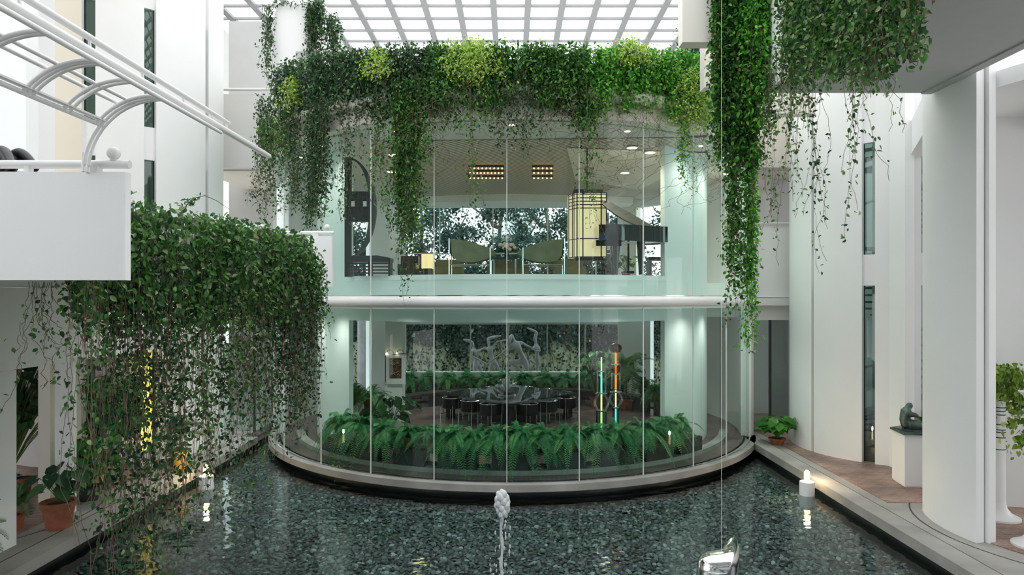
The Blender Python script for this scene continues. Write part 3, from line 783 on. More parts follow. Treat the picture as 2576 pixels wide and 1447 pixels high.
fern_desc = ['at the far left end, spilling past the wall', 'second from the left end, behind the first glass joint', 'third from the left, its fronds touching the floor',
 'left of the second glass joint', 'right of the second glass joint', 'with terracotta pot showing left of the centre joint', 'just left of the centre joint', 'at the centre joint above the rippling reflection',
 'right of the centre joint', 'left of the glass joint by the tall lamps', 'with orange pot showing below the tall glass lamps', 'under the amber glass lamp', 'left of the right end joint', 'at the far right end, spilling over the white wall']
fpx = [858, 912, 972, 1030, 1085, 1140, 1196, 1252, 1310, 1370, 1430, 1495, 1556, 1615, 1672, 1700]
fern_desc = fern_desc[:13]+['in front of the right pier', fern_desc[13], 'outermost at right, drooping widest against the pier']
used = set()
for i, px in enumerate(fpx):
    rr = 5.93
    a = ang(px, rr); pr = protos[i % 3]
    c = pr if i < 3 else copy_tree(pr)
    c.location = (GC[0]+rr*math.sin(a), GC[1]-rr*math.cos(a), .47); c.rotation_euler = (0, 0, RNG.random()*6)
    sc = RNG.uniform(.88, 1.08); sc *= 1.1 if i in (0, 1, 13, 14) else 1
    c.scale = (sc,)*3
    c['label'] = 'sword fern in the front row, ' + fern_desc[i]
# rear row
bpx = [1030, 1078, 1126, 1174, 1222, 1270, 1320, 1370, 1420, 1470, 1520]
bd = ['at its left end beside the picture', 'second from the left', 'left of the leftmost dancer', 'below the leftmost dancer', 'left of the crystal centrepiece', 'directly behind the crystal centrepiece',
      'below the bending dancer', 'below the rightmost dancer', 'right of the dancers', 'left of the slim glass lamp', 'behind the slim glass lamp']
rp = []
for i, px in enumerate(bpx):
    if i < 2:
        c = thing('planter_fern', (0, 0, 0), '', 'potted plant', 'ferns under the rear window')
        pot(c, (0, 0, 0), .14, .22); fern_parts(c, (0, 0, .2), nf=110, L_=.68, ll=.10, npair=16, rise=(.0, 1.35), droop=(.4, 1.4)); note(c); rp.append(c)
    else: c = copy_tree(rp[i % 2])
    c.location = (X(px, 25.1), 25.18, .5); c.rotation_euler = (0, 0, RNG.random()*6); c.scale = (1.25, 1.25, 1.0)
    c['label'] = 'fern in the row under the rear window, ' + bd[i]

def palm(name, label, c, potr, poth, n, L_, ll, m=None, h0=.0, pm=None, npair=26, rise=(.6, 1.45), droop=(.3, .9), cat='potted plant', loc=None):
    root = thing(name, c, label, cat)
    pot(root, c, potr, poth, pm); fern_parts(root, (c[0], c[1], c[2]+poth+h0), nf=n, L_=L_, ll=ll, npair=npair, m=m or PALM, rise=rise, droop=droop, taper=True, upw=.1)
    if h0 > .2: MB().tube([(c[0], c[1], c[2]+poth*.9), (c[0]+.02, c[1], c[2]+poth+h0)], [.03, .02], 8).build('trunk', bark, root)
    return root
def heart_leaf(C, D, Nn, size):
    n = len(C); D = unit(D); W = unit(np.cross(D, Nn)); Nn = np.cross(W, D); size = size.reshape(-1, 1)
    out = [(0, .12, 0), (-.22, -.08, .06), (-.46, .15, .1), (-.42, .5, .06), (-.2, .82, -.02), (0, 1.05, -.14), (.2, .82, -.02), (.42, .5, .06), (.46, .15, .1), (.22, -.08, .06)]
    V = np.stack([C+size*(W*x+D*y+Nn*z) for x, y, z in out], 1).reshape(-1, 3); b = np.arange(n).reshape(-1, 1)*10
    Fq = np.concatenate([b+np.array([q]) for q in ((0, 1, 2, 3), (0, 3, 4, 5), (0, 5, 6, 7), (0, 7, 8, 9))], 1).reshape(-1, 4)
    return V, Fq
def broadplant(name, label, c, potr, poth, n, h, size, m=None, pm=None, spread=.5, cat='potted plant', potted=True):
    root = thing(name, c, label, cat)
    if potted: pot(root, c, potr, poth, pm)
    az = RNG.random(n)*2*PI; rad = spread*np.sqrt(RNG.random(n)); hh = h*RNG.uniform(.45, 1, n)
    B = np.array([c[0], c[1], c[2]+(poth if potted else 0)*.9])
    Cc = B + np.stack([rad*np.cos(az), rad*np.sin(az), hh], 1)
    D = np.stack([np.cos(az), np.sin(az), np.full(n, -.55)], 1)+RNG.normal(0, .25, (n, 3)); Nn = np.stack([np.cos(az)*.3, np.sin(az)*.3-.3, np.ones(n)], 1)
    V, Fq = heart_leaf(Cc, D, Nn, size*RNG.uniform(.7, 1.15, n))
    npmesh('foliage', V, Fq, m or BROAD, np.repeat(RNG.random(n), 4), root)
    t = np.linspace(0, 1, 6).reshape(1, -1, 1)
    mid = B + (Cc-B)*np.array([.35, .35, .7]); 
    pth = (1-t)**2*B + 2*t*(1-t)*mid[:, None] + t*t*Cc[:, None]
    Vs, Fs = polyline_tubes(list(pth), np.full(n, .007)); npmesh('stems', Vs, Fs, gstem, None, root)
    return root
# inside left: palm, ferns, philodendron
def P0(px, d): return (X(px, d), d, 0.0)
palm('potted_palm', 'dark pointed palm inside the lower room at the left window', P0(885, 18.2), .2, .3, 22, 1.3, .22, PALM, .5)
palm('potted_fern', 'large dark fern on a stand beside the picture in the lower room', (X(930, 19.4), 19.4, .55), .2, .3, 70, .95, .13, FERN, 0, rise=(.1, 1.3), droop=(.4, 1.3))
palm('potted_fern', 'dark fern below the palm at the left edge of the lower opening', (X(890, 16.8), 16.8, .2), .2, .3, 60, .8, .13, FERN, 0, rise=(.1, 1.3), droop=(.5, 1.3))
for px, d, z in ((930, 19.4, .55), (890, 16.8, .2)):
    tag(MB().lathe([(.2, 0), (.2, .03), (.06, .06), (.06, z-.05), (.22, z-.02), (.22, z-.001)], P0(px, d), 16).build('plant_stand', dark), 'low dark plant stand under the fern %s' % ('beside the picture' if z > .5 else 'at the left edge of the opening'), 'stand')
broadplant('philodendron', 'broad-leaved philodendron on the floor left of the dining table', P0(985, 17.6), .18, .28, 26, .9, .34, BROAD, spread=.55)
# inside right: palms + rubber plant behind lamps
palm('potted_palm', 'tall feathery palm behind the amber glass lamp', P0(1575, 22.6), .24, .36, 20, 1.5, .34, PALM, .95, rise=(.3, 1.5), droop=(.4, 1.1))
broadplant('rubber_plant', 'dark round-leaved plant behind the slim glass lamp', P0(1500, 23.2), .22, .34, 60, 1.6, .26, BROAD, spread=.65)
broadplant('rubber_plant', 'dark leafy plant between the tall lamps and the curtain column', P0(1555, 23.6), .22, .34, 70, 1.35, .24, BROAD, spread=.8)
palm('potted_fern', 'green fern beside the right edge of the lower opening', (X(1660, 21.0), 21.6, .48), .16, .22, 60, .75, .14, FERN, 0, rise=(.1, 1.4), droop=(.3, 1.2))
palm('potted_fern', 'green fern near the right end of the rear bench', (X(1625, 22.4), 22.8, .5), .16, .22, 60, .75, .14, FERN, 0, rise=(.1, 1.4), droop=(.3, 1.2))

# ---- tall glass lamps
teal_g = glass_mat('teal_lamp_glass', (.55, .85, .8), 1.0); amber_g = glass_mat('amber_lamp_glass', (.8, .45, .2), 1.5)
cy = mat('glow_cyan', (.2, .9, .9), .4, emit=(.15, .85, .8), estr=0.7); ye = mat('glow_yellow', (.9, .9, .3), .4, emit=(.85, .85, .25), estr=0.7)
am = mat('glow_amber', (1, .35, .05), .4, emit=(1, .22, .02), estr=0.7); wh = mat('glow_warm', (1, .9, .6), .4, emit=(1, .8, .45), estr=0.7)
dsm = mat('smoked_glass_ball', (.05, .035, .03), .08, coat=1.0); csm = mat('smoked_copper_glass', (.16, .05, .025), .06, coat=1.0, metal=.3)
D1 = 17.2; vess = glass_mat('vessel_glass', (.88, .93, .93), .55)
def totem2(px, d, label, secs, cores, top):
    c = P0(px, d); root = thing('glass_column_lamp', c, label, 'lamp', 'pair of tall lit glass column lamps')
    MB().lathe([(.2, 0), (.2, .04), (.05, .05), (.05, .3)], c).build('foot', dark, root)
    for kd, z0, z1, r, tint in secs:
        prof = [(r, z0), (r, z1)] if kd == 'c' else [(r*math.sin(PI*(.14+.72*k/12)), z0+(z1-z0)*k/12) for k in range(13)]
        o = MB().lathe(prof, c, 28); o.f = [f for f in o.f if len(f) == 4]
        o.build('glass_vessel', tint, root)
        MB().lathe([(r*.5, z1-.02), (min(r, .15), z1-.01), (min(r, .15), z1+.015), (.03, z1+.02)], c, 20).build('collar', chrome, root)
    for z0, z1, r, mm in cores: MB().tube([(c[0], c[1], z0), (c[0], c[1], z1)], r, 12).build('glowing_core', mm, root)
    MB().ball((c[0], c[1], top[0]), top[1], 18, 12, sc=(1.0, 1.0, .78)).build('finial', top[2], root)
totem2(1513, D1, 'shorter slim glass column lamp with cyan and yellow glow', [('c', .35, .86, .14, teal_g), ('s', .82, 1.30, .20, vess), ('c', 1.32, 1.85, .12, vess)],
       [(.3, .86, .024, ye), (.86, 1.3, .022, ye), (1.3, 1.85, .022, cy), (1.87, 2.24, .016, ye)], (2.27, .09, dsm))
totem2(1549, D1+.1, 'taller glass column lamp with amber glow and dark round top', [('c', .35, .92, .08, teal_g), ('s', .95, 1.32, .19, vess), ('c', 1.38, 1.78, .125, vess), ('s', 1.80, 2.02, .12, amber_g)],
       [(.3, .92, .02, cy), (.92, 1.36, .02, wh), (1.38, 1.78, .026, am), (1.8, 2.36, .024, am)], (2.43, .16, csm))

# ---- pictures with lamps
def picture():
    d = 20.2; x0, x1 = X(969, d), X(1020, d); z0, z1 = Z(967, d), Z(890, d)
    root = thing('framed_picture', ((x0+x1)/2, d, z0), 'painted face on a dark ground in a wide white mount, hung on the left pier', 'picture')
    MB().box(x0, x1, d, d+.04, z0, z1).build('mount', frostw, root)
    pm = bpy.data.materials.new('face_painting'); pm.use_nodes = True
    nt = pm.node_tree; b = nt.nodes['Principled BSDF']; n = nt.nodes.new('ShaderNodeTexNoise'); n.inputs['Scale'].default_value = 5; n.inputs['Detail'].default_value = 1
    r = nt.nodes.new('ShaderNodeValToRGB'); r.color_ramp.interpolation = 'CONSTANT'
    for i, (p, c) in enumerate([(0, (.03, .02, .02)), (.42, (.12, .03, .015)), (.5, (.05, .06, .035)), (.56, (.22, .08, .02)), (.62, (.03, .02, .02))]):
        e = r.color_ramp.elements[i] if i < 2 else r.color_ramp.elements.new(p); e.position = p; e.color = (*c, 1)
    tc = nt.nodes.new('ShaderNodeTexCoord'); nt.links.new(tc.outputs['Object'], n.inputs['Vector']); nt.links.new(n.outputs['Fac'], r.inputs['Fac']); nt.links.new(r.outputs[0], b.inputs['Base Color'])
    xa, xb, za, zb = X(980, d), X(1010, d), Z(952, d), Z(901, d)
    cv = MB().box(xa, xb, d-.01, d-.0005, za, zb).build('canvas', pm, root)
    def pt(u, v): return (xa+(xb-xa)*u, d-.014, za+(zb-za)*v)
    y1 = mat('ochre_paint', (.55, .42, .2), .7); rd = mat('red_paint', (.5, .06, .04), .7)
    b = MB()
    for u, v, a_, c_ in ((.34, .74, .15, .07), (.68, .77, .11, .05)):
        b.tube([pt(u+a_*math.cos(t), v+c_*math.sin(t)) for t in np.linspace(0, 6.28, 18)], .007, 6); b.ball(pt(u, v), .014, 8, 6, sc=(1, .3, 1))
    b.tube([pt(.25+.5*t, .36-.08*math.sin(t*PI)) for t in np.linspace(0, 1, 10)], .008, 6)
    b.tube([pt(.12, .85), pt(.3, .94), pt(.5, .86), pt(.7, .93), pt(.9, .84)], .005, 6).tube([pt(.2, .2), pt(.35, .25), pt(.5, .16)], .01, 6).tube([pt(.62, .16), pt(.75, .24), pt(.85, .14)], .009, 6)
    b.build('painted_outline', y1, cv)
    MB().tube([pt(.52, .72), pt(.6, .52), pt(.5, .48)], .009, 6).tube([pt(.42, .4), pt(.55, .42)], .006, 6).build('painted_nose', rd, cv)
    MB().box(x0, x0+.02, d, d+.3, z0+.05, z1-.05).build('bracket', inwhite, root)
    l = thing('picture_lamp', ((x0+x1)/2, d-.05, z1), 'pair of small hooked brass picture lights above the painted face', 'lamp')
    for u in (.25, .75):
        xx = x0+(x1-x0)*u
        MB().tube([(xx+.1*math.cos(t), d+.02-.06*math.sin(t), z1+.12*math.sin(t)) for t in np.linspace(0, PI, 10)], .008, 6).build('arm', dark, l)
        MB().ball((xx-.1, d-.02, z1+.005), .03, 10, 8).build('bulb', lampm, l)
    MB().tube([(x0+.25, d-.05, z1-.02), (x1+.02, d-.05, z1+.01)], .014, 8).build('bar', dark, l)
    MB().box(x0-.02, x0+.06, d+.04, d+.12, 0, z1).build('stand', inwhite, root)
    struct('wall_pier_left', MB().prism([(X(969, 20.3), 20.3), (X(1012, 20.3), 20.3), (X(1012, 20.5)+.05, 20.75), (X(969, 20.5), 20.75)], 0, 3.17), inwhite)
picture()
l = thing('picture_lamp', (X(1665, 17.5), 17.5, 0), 'hooked picture light over the white screen at the right edge of the lower opening', 'lamp')
xx = X(1662, 17.5)
MB().tube([(xx+.1*math.cos(t), 17.5, Z(957, 17.5)+.1*math.sin(t)) for t in np.linspace(0, PI, 10)], .008, 6).build('arm', dark, l)
MB().ball((xx+.04, 17.46, Z(958, 17.5)), .05, 12, 8).build('bulb', lampm, l)
tag(MB().box(X(1662, 17.5), X(1672, 17.5)+.1, 17.5, 17.55, 0, Z(965, 17.5)).build('white_screen', frostw), 'narrow white freestanding screen at the right edge of the lower room', 'screen')

# ================================================================ UPPER ROOM
UF = 4.2
def sling(px0, px1, d, label, flip):
    x0, x1 = X(px0, d), X(px1, d); w_ = x1-x0; c = ((x0+x1)/2, d, UF)
    root = thing('sling_armchair', c, label, 'chair', 'olive armchairs in the upper room')
    s_ = -1 if flip else 1
    zt = Z(603, d); zb = Z(662, d)
    def q(u, v, y): return (c[0]+s_*(u-.5)*w_, d+y, zb+(zt-zb)*v)
    # leather sling: side + back shell, tall at u=0 sloping to u=1
    b = MB(); K = 14
    prof_t = [(.02, .98), (.2, .96), (.45, .88), (.7, .74), (.95, .58), (1.05, .42)]
    prof_b = [(.06, .30), (.18, .06), (.35, .0), (.6, .02), (.85, .14), (1.05, .36)]
    for y0, y1 in ((-.32, -.28), (.28, .32)):
        b.add([q(u, v, y0) for u, v in prof_t]+[q(u, v, y0) for u, v in prof_b]+[q(u, v, y1) for u, v in prof_t]+[q(u, v, y1) for u, v in prof_b],
              [(i, i+1, 7+i, 6+i) for i in range(5)]+[(12+i, 18+i, 19+i, 13+i) for i in range(5)]+[(i, 12+i, 13+i, i+1) for i in range(5)]+[(6+i, 7+i, 19+i, 18+i) for i in range(5)]+[(0, 6, 18, 12), (5, 17, 23, 11)])
    b.build('side_panel', olive, root)
    bk = [(.02, .98), (.03, .3), (.2, .2), (.9, .32)]; n = len(bk)
    vs = [q(u, v, -.28) for u, v in bk]+[q(u, v, .28) for u, v in bk]+[q(u+.04, v-.08, -.28) for u, v in bk]+[q(u+.04, v-.08, .28) for u, v in bk]
    MB().add(vs, [(i, i+1, n+i+1, n+i) for i in range(n-1)]+[(2*n+i, 3*n+i, 3*n+i+1, 2*n+i+1) for i in range(n-1)]+[(0, n, 3*n, 2*n), (n-1, 3*n-1, 4*n-1, 2*n-1)]).build('seat', olive, root)
    for y in (-.33, .33):
        for u, v in ((.0, 1.0), (.92, .62)):
            p = q(u, v, y); MB().tube([p, (p[0], p[1], UF)], .014, 8).build('leg', chrome, root)
        a, c2 = q(0, 0, y), q(.92, 0, y); MB().tube([(a[0], a[1], Z(668, d)), (c2[0], c2[1], Z(668, d))], .012, 8).build('side_rail', chrome, root)
sling(1133, 1243, 16.6, 'olive leather sling armchair left of the flower vase upstairs', False)
sling(1306, 1418, 16.6, 'olive leather sling armchair between flower vase and lantern upstairs', True)
def sidetable(px0, px1, d, ztop, label, shelf=True):
    x0, x1 = X(px0, d), X(px1, d); root = thing('coffee_table', ((x0+x1)/2, d, UF), label, 'table')
    MB().box(x0, x1, d-.35, d+.35, ztop-.035, ztop).build('tabletop', dark, root)
    for x in (x0+.03, x1-.03):
        for y in (-.32, .32): MB().box(x-.018, x+.018, d+y-.018, d+y+.018, UF, ztop-.035).build('leg', chrome, root)
sidetable(1240, 1300, 16.9, Z(650, 16.9), 'dark low table between the two olive armchairs')
def sofa(px0, px1, d, label):
    x0, x1 = X(px0, d), X(px1, d); root = thing('low_sofa', ((x0+x1)/2, d, UF), label, 'sofa', 'low green sofas in the upper room')
    MB().box(x0, x1, d-.4, d+.4, UF+.1, UF+.38).build('seat', olive, root)
    MB().box(x0, x1, d+.3, d+.45, UF+.38, UF+.62).build('backrest', olive, root)
    for x in (x0+.06, x1-.06):
        for y in (-.36, .4): MB().box(x-.02, x+.02, d+y-.02, d+y+.02, UF, UF+.1).build('leg', dark, root)
sofa(1093, 1165, 19.5, 'low olive sofa left of the two armchairs upstairs')
sofa(1395, 1470, 19.5, 'low olive sofa seen behind the right armchair and lantern')
sofa(1225, 1330, 20.5, 'low olive sofa at the back between the armchairs')
# vase of flowers
c = (X(1275, 16.8), 16.8, Z(650, 16.9)+.001); root = thing('flower_vase', c, 'vase of cream and pink flowers on the low table upstairs', 'vase')
MB().lathe([(.05, 0), (.07, .06), (.05, .14), (.045, .14), (.0, .02)], c, 18).build('vase', glass_d, root)
b = MB(); 
for k in range(16):
    a = k*2.4; r = .02+.14*math.sqrt(k/16); b.ball((c[0]+r*math.cos(a)*1.3, c[1]+r*math.sin(a), c[2]+.30+.06*math.sin(k*1.7)-r*.3), .052, 8, 6)
b.build('blossoms', mat('cream_petals', (.85, .78, .66), .8, color2=(.75, .5, .42), scale=14), root)
nn_ = 90; A = RNG.normal(0, 1, (nn_, 3)); A[:, 2] = abs(A[:, 2])*.5
leaves('foliage', np.array(c)+np.array([0, 0, .16])+A*np.array([.10, .07, .07]), A, RNG.normal(0, 1, (nn_, 3)), np.full(nn_, .1), BROAD, root)
# lantern
def lantern():
    d = 16.2; x0, x1 = X(1449, d), X(1522, d); xs = X(1434, d); z0, z1 = Z(648, d), Z(489, d)
    root = thing('paper_lantern', ((x0+x1)/2, d, z0), 'large glowing cream lantern with black lattice hanging left of the piano', 'lamp')
    poly = [(x0, d-.25), (x1, d-.25), (x1, d+.45), (xs-.02, d+.45), (xs-.02, d+.1)]
    MB().prism(poly, z0, z1).build('shade', paper, root)
    b = MB(); r = .009
    r = .013
    for x in (x0, x0+.2*(x1-x0), x1-.18*(x1-x0), x1): b.box(x-r, x+r, d-.262, d-.245, z0, z1)
    for z in (z0, z0+.38*(z1-z0)*.75, z1-.035, z1-.12, z1-.2, z1-.28, z1-.36, z1): b.box(x0, x1, d-.262, d-.245, z-r*.8, z+r*.8)
    vx = Vector((xs-.02-x0, .35, 0)); nrm = Vector((-.35, vx.x, 0)).normalized()*.008
    for t in (.35, .55, 1.0):
        p = Vector((x0, d-.25, 0))+vx*t; b.obox((p.x, p.y, (z0+z1)/2), (.01, 0, 0), (0, .012, 0), (0, 0, (z1-z0)/2))
    for z in (z0, z0+.28*(z1-z0), z1-.035, z1-.12, z1-.2, z1-.28, z1-.36, z1):
        m_ = Vector((x0, d-.25, z))+vx*.5; b.obox(m_, vx*.5, nrm, (0, 0, .008))
    b.build('lattice', dark, root)
    MB().box(x0-.06, x1-.06, d-.1, d+.3, z1, z1+.1).build('cap', dark, root)
    MB().box(x0-.02, x1-.05, d-.1, d+.3, z0-.08, z0).build('base_tray', dark, root)
    MB().tube([(X(1478, d), d+.1, z1), (X(1478, d), d+.1, 7.29)], .02, 8).build('hanging_rod', dark, root)
lantern()
# grand piano
def piano():
    d = 15.75; root = thing('grand_piano', (X(1590, d), d, UF), 'black grand piano with raised lid at the right of the upper room', 'piano')
    xl, xr = X(1498, d), X(1676, d); zt, zb = Z(570, d), Z(624, d)
    zt = Z(572, d)
    # body outline in plan: keyboard at left (-X), curved bent side towards camera
    pts = [(xl, d+.75), (xl, d-.62), (xl+.38, d-.66)]
    for t in np.linspace(0, 1, 14): pts.append((xl+.38+(xr-xl-.38)*t, d-.66+.5*t*t*(3-2*t)))
    pts += [(xr+.05, d+.1), (xr, d+.5), (xr-.3, d+.75)]
    MB().prism(pts, zb+.12, zt).build('case', piano_m, root)
    kb = MB().prism([(xl-.06, d+.7), (xl-.06, d-.58), (xl+.5, d-.62), (xl+.5, d+.7)], zb, zb+.13).build('keybed', piano_m, root)
    MB().box(xl-.04, xl+.08, d-.5, d+.62, zb+.13, zb+.15).build('keys', frostw, kb)
    # lid hinged on the far right, raised towards upper left
    a, bq = P(1522, 492, d), P(1672, 578, d)
    lid0 = [(a.x, a.z), (bq.x, bq.z)]
    n = 12; vs = []
    for k in range(n+1):
        t = k/n; x = a.x+(bq.x-a.x)*t; z = a.z+(bq.z-a.z)*t
        low = P(1508+0*t, 525, d)
        sag = math.sin(PI*min(1, t*1.02))**.8
        x2 = X(1508+(1672-1508)*t, d); z2 = Z(525+(578-525)*t + 22*sag, d)
        vs += [(x, d+.5-.1*t, z), (x2, d-.55+.45*t*t, z2), (x, d+.5-.1*t, z+.03), (x2, d-.55+.45*t*t, z2+.03)]
    fs = []
    for k in range(n):
        p = k*4; q = p+4; fs += [(p, p+1, q+1, q), (p+2, q+2, q+3, p+3), (p+1, p+3, q+3, q+1), (p, q, q+2, p+2)]
    fs += [(0, 2, 3, 1), (4*n, 4*n+1, 4*n+3, 4*n+2)]
    MB().add(vs, fs).build('lid', mat('lid_lacquer', (.02, .019, .017), .28), root)
    f0, f1 = P(1523, 497, d-.1), P(1548, 520, d-.1)
    MB().prism([(f0.x, d-.5), (f0.x+.34, d-.5), (f0.x+.34, d+.45), (f0.x, d+.45)], f0.z-.2, f0.z-.17).build('lid_flap', piano_m, root) if False else None
    MB().tube([P(1551, 552, d-.4), (X(1545, d), d-.4, zt)], .014, 8).build('lid_prop', piano_m, root)
    for px, y in ((1543, -.4), (1551, .45), (1612, 0)):
        x = X(px, d); MB().tube([(x, d+y, UF+.04), (x, d+y, UF+.3), (x, d+y, zb+.12)], [.045, .06, .1], 12).build('leg', piano_m, root)
    MB().box(X(1580, d)-.02, X(1580, d)+.02, d-.05, d, UF+.1, zb+.1).box(X(1580, d)-.12, X(1580, d)+.12, d-.12, d+.02, UF+.06, UF+.12).build('pedal_lyre', piano_m, root)
piano()
root = thing('piano_bench', (X(1655, 16.8), 16.8, UF), 'dark bench behind the piano beside the right wall', 'bench')
MB().box(X(1628, 16.8), X(1685, 16.8), 16.6, 17.0, UF+.42, UF+.5).build('seat', dark, root)
for px in (1633, 1680): MB().box(X(px, 16.8)-.03, X(px, 16.8)+.03, 16.62, 16.98, UF, UF+.42).build('leg', dark, root)
broadplant('potted_plant', 'leafy plant on the floor seen beneath the piano', (X(1575, 17.8), 17.8, UF), .12, .18, 24, .45, .17, BROAD, spread=.35)
# ring sculpture + louvred bench at left
root = thing('ring_sculpture', (X(882, 15.6), 15.6, UF), 'tall black metal ring sculpture with crossbar at the left of the upper room', 'sculpture')
d = 16.0; cz = (Z(395, d)+Z(650, d))/2; rz = (Z(395, d)-Z(650, d))/2; cx_ = X(872, d); rx = X(946, d)-cx_
n = 40; vs = []
for k in range(n+1):
    a = -PI/2+PI*k/n; wi = .05+.13*abs(math.cos(a))
    for r_, y in ((1, 0), (1, .12), (1-wi/rx*.9, .12), (1-wi/rx*.9, 0)): vs.append((cx_+rx*r_*math.cos(a), d+y, cz+(rz if r_ == 1 else rz*(1-.03))*math.sin(a)))
fs = [(4*k+j, 4*k+4+j, 4*k+4+(j+1) % 4, 4*k+(j+1) % 4) for k in range(n) for j in range(4)]+[(0, 1, 2, 3), (4*n+3, 4*n+2, 4*n+1, 4*n)]
MB().add(vs, fs).build('ring', mat('blackened_steel', (.06, .06, .065), .5), root)
MB().box(X(872, d), X(932, d), d-.02, d+.1, Z(558, d), Z(482, d)).build('crossbar', dark, root)
for px in (888, 918): MB().box(X(px-4, d), X(px+5, d), d-.035, d-.02, Z(520, d), Z(507, d)).build('inlay', cream, root)
MB().box(cx_-.05, cx_+.1, d, d+.1, UF, cz+rz).build('post', dark, root)
root = thing('louvred_cabinet', (X(930, 15.3), 15.3, UF), 'low dark louvred bench under the ring sculpture', 'cabinet')
d = 15.5; x0, x1 = X(878, d), X(985, d)
MB().extr_y([(x0, Z(660, d)), (x1, Z(660, d)), (x1, Z(650, d)), ((x0+x1)/2+.2, Z(644, d)), (x0, Z(646, d))], d-.2, d+.25).build('top', dark, root)
for k in range(4): MB().box(x0+.03, x1-.03, d-.18, d-.15, Z(690-k*8, d)-.0, Z(690-k*8, d)+.035).build('slat', darkf, root)
for x in (x0+.03, (x0+x1)/2, x1-.03): MB().box(x-.02, x+.02, d-.15, d+.2, UF, Z(660, d)).build('leg', dark, root)
# small yellow lamps
for px0, px1, py0, py1, d, lb in ((1062, 1090, 640, 676, 18.5, 'glowing square yellow table lamp left of the olive sofa'), (1471, 1520, 612, 660, 20.5, 'soft yellow cushion light behind the lantern')):
    if d > 20: continue
    root = thing('table_lamp', (X((px0+px1)/2, d), d, UF), lb, 'lamp')
    MB().box(X(px0, d), X(px1, d), d-.15, d+.15, Z(py1, d), Z(py0, d)).build('lamp_shade', ylamp, root)
    MB().box(X(px0+3, d), X(px1-3, d), d-.12, d+.12, UF, Z(py1, d)).build('base', dark, root)
root = thing('low_armchair', (X(1035, 17.6), 17.6, UF), 'brown low armchair half hidden by the hanging ivy', 'chair')
MB().box(X(1005, 17.6), X(1050, 17.6), 17.3, 17.9, UF+.1, UF+.36).build('seat', wood_d, root)
MB().box(X(1005, 17.6), X(1050, 17.6), 17.8, 18.0, UF+.36, UF+.6).build('backrest', wood_d, root)
for px in (1008, 1047):
    for y in (17.33, 17.95): MB().box(X(px, 17.6)-.02, X(px, 17.6)+.02, y-.02, y+.02, UF, UF+.1).build('leg', wood_d, root)

# downlights
for i, (px, py, lb) in enumerate(((1635, 384, 'right of the last joint'), (1590, 372, 'with slatted cover, highest in the upper room'), (1572, 435, 'nearest above the piano'), (990, 390, 'upper of the two seen through ivy'), (985, 432, 'lower of the two seen through ivy'),
    (1830, 437, 'seen at the right edge of the curved glass'))):
    zc = 7.25 if i != 4 else 7.25; d = (zc-CH)*F/(HY-py) ; d = min(d, 21)
    root = thing('downlight', (X(px, d), d, 7.25), 'round glowing ceiling downlight ' + lb, 'ceiling light', 'recessed downlights')
    MB().lathe([(.14, 0), (.14, .02), (.12, .02)], (X(px, d), d, 7.243), 20).build('trim_ring', inwhite, root)
    MB().lathe([(.12, .0), (.0, .0005)], (X(px, d), d, 7.24), 20).build('lens', downl, root)
    li = bpy.data.lights.new('downlight_lamp', 'SPOT'); li.energy = 80; li.color = (1, .86, .68); li.spot_size = R(140); li.spot_blend = 1; li.shadow_soft_size = .12
    lo = bpy.data.objects.new('downlight_lamp', li); COL.objects.link(lo); lo.location = (X(px, d), d, 7.2)
# rows of small orange bulbs
bars = []
for r_, (py, n) in enumerate(((419, 9), (431, 10), (444, 9))):
    d = (7.25-CH)*F/(HY-py); y = d
    for seg, (p0, p1) in enumerate(((1178, 1268), (1338, 1392))):
        nb = n if seg == 0 else 5
        root = thing('bulb_track', (X((p0+p1)/2, y), y, 7.22), 'row of small orange bulbs on the upper ceiling, %s row %s of the centre joint' % (('front', 'middle', 'rear')[r_], ('left', 'right')[seg]), 'light strip', 'rows of small orange ceiling bulbs')
        MB().box(X(p0, y), X(p1, y), y-.03, y+.03, 7.23, 7.28).build('track', wood_d, root)
        for k in range(nb): MB().ball((X(p0+(p1-p0)*(k+.5)/nb, y), y, 7.2), .021, 8, 6).build('bulb', orangel, root)
# wall washers added in both storeys to brighten the piers
for zc, e in ((7.3, 34), (3.48, 30)):
    for k, dg in enumerate((-62, -47, -24, 0, 24, 47, 62)):
        a = R(dg); x, y = 6.12*math.sin(a), GC[1]-6.12*math.cos(a)
        root = thing('downlight', (x, y, zc-.03), 'downlight added to brighten the gap between wall and curved glass, %s storey' % ('upper' if zc > 5 else 'lower'), 'ceiling light', '%s added wall washers' % ('upper' if zc > 5 else 'lower'))
        MB().lathe([(.06, .0), (.0, .0005)], (x, y, zc-.008), 16).build('lens', downl, root)
        li = bpy.data.lights.new('downlight_lamp', 'SPOT'); li.energy = e; li.color = (1, .93, .84); li.spot_size = R(150); li.spot_blend = 1; li.shadow_soft_size = .12
        lo = bpy.data.objects.new('downlight_lamp', li); COL.objects.link(lo); lo.location = (x, y, zc-.06)
struct('trim_46', MB().arc(GC, 5.6, 6.44, R(-80), R(80), 3.47, 3.5, 80), inwhite)
for x, y in ((-2.5, 18.5), (2.5, 18.5), (0, 21.5), (-2.5, 22.5), (2.6, 22.5)):  # unseen downlights added to brighten the lower room
    root = thing('downlight', (x, y, 3.12), 'unseen downlight added in the lower ceiling to brighten the room', 'ceiling light', 'added lower room downlights')
    MB().lathe([(.12, .0), (.0, .0005)], (x, y, 3.155), 16).build('lens', downl, root)
    li = bpy.data.lights.new('downlight_lamp', 'SPOT'); li.energy = 75; li.color = (1, .93, .85); li.spot_size = R(140); li.spot_blend = 1; li.shadow_soft_size = .15
    lo = bpy.data.objects.new('downlight_lamp', li); COL.objects.link(lo); lo.location = (x, y, 3.1)
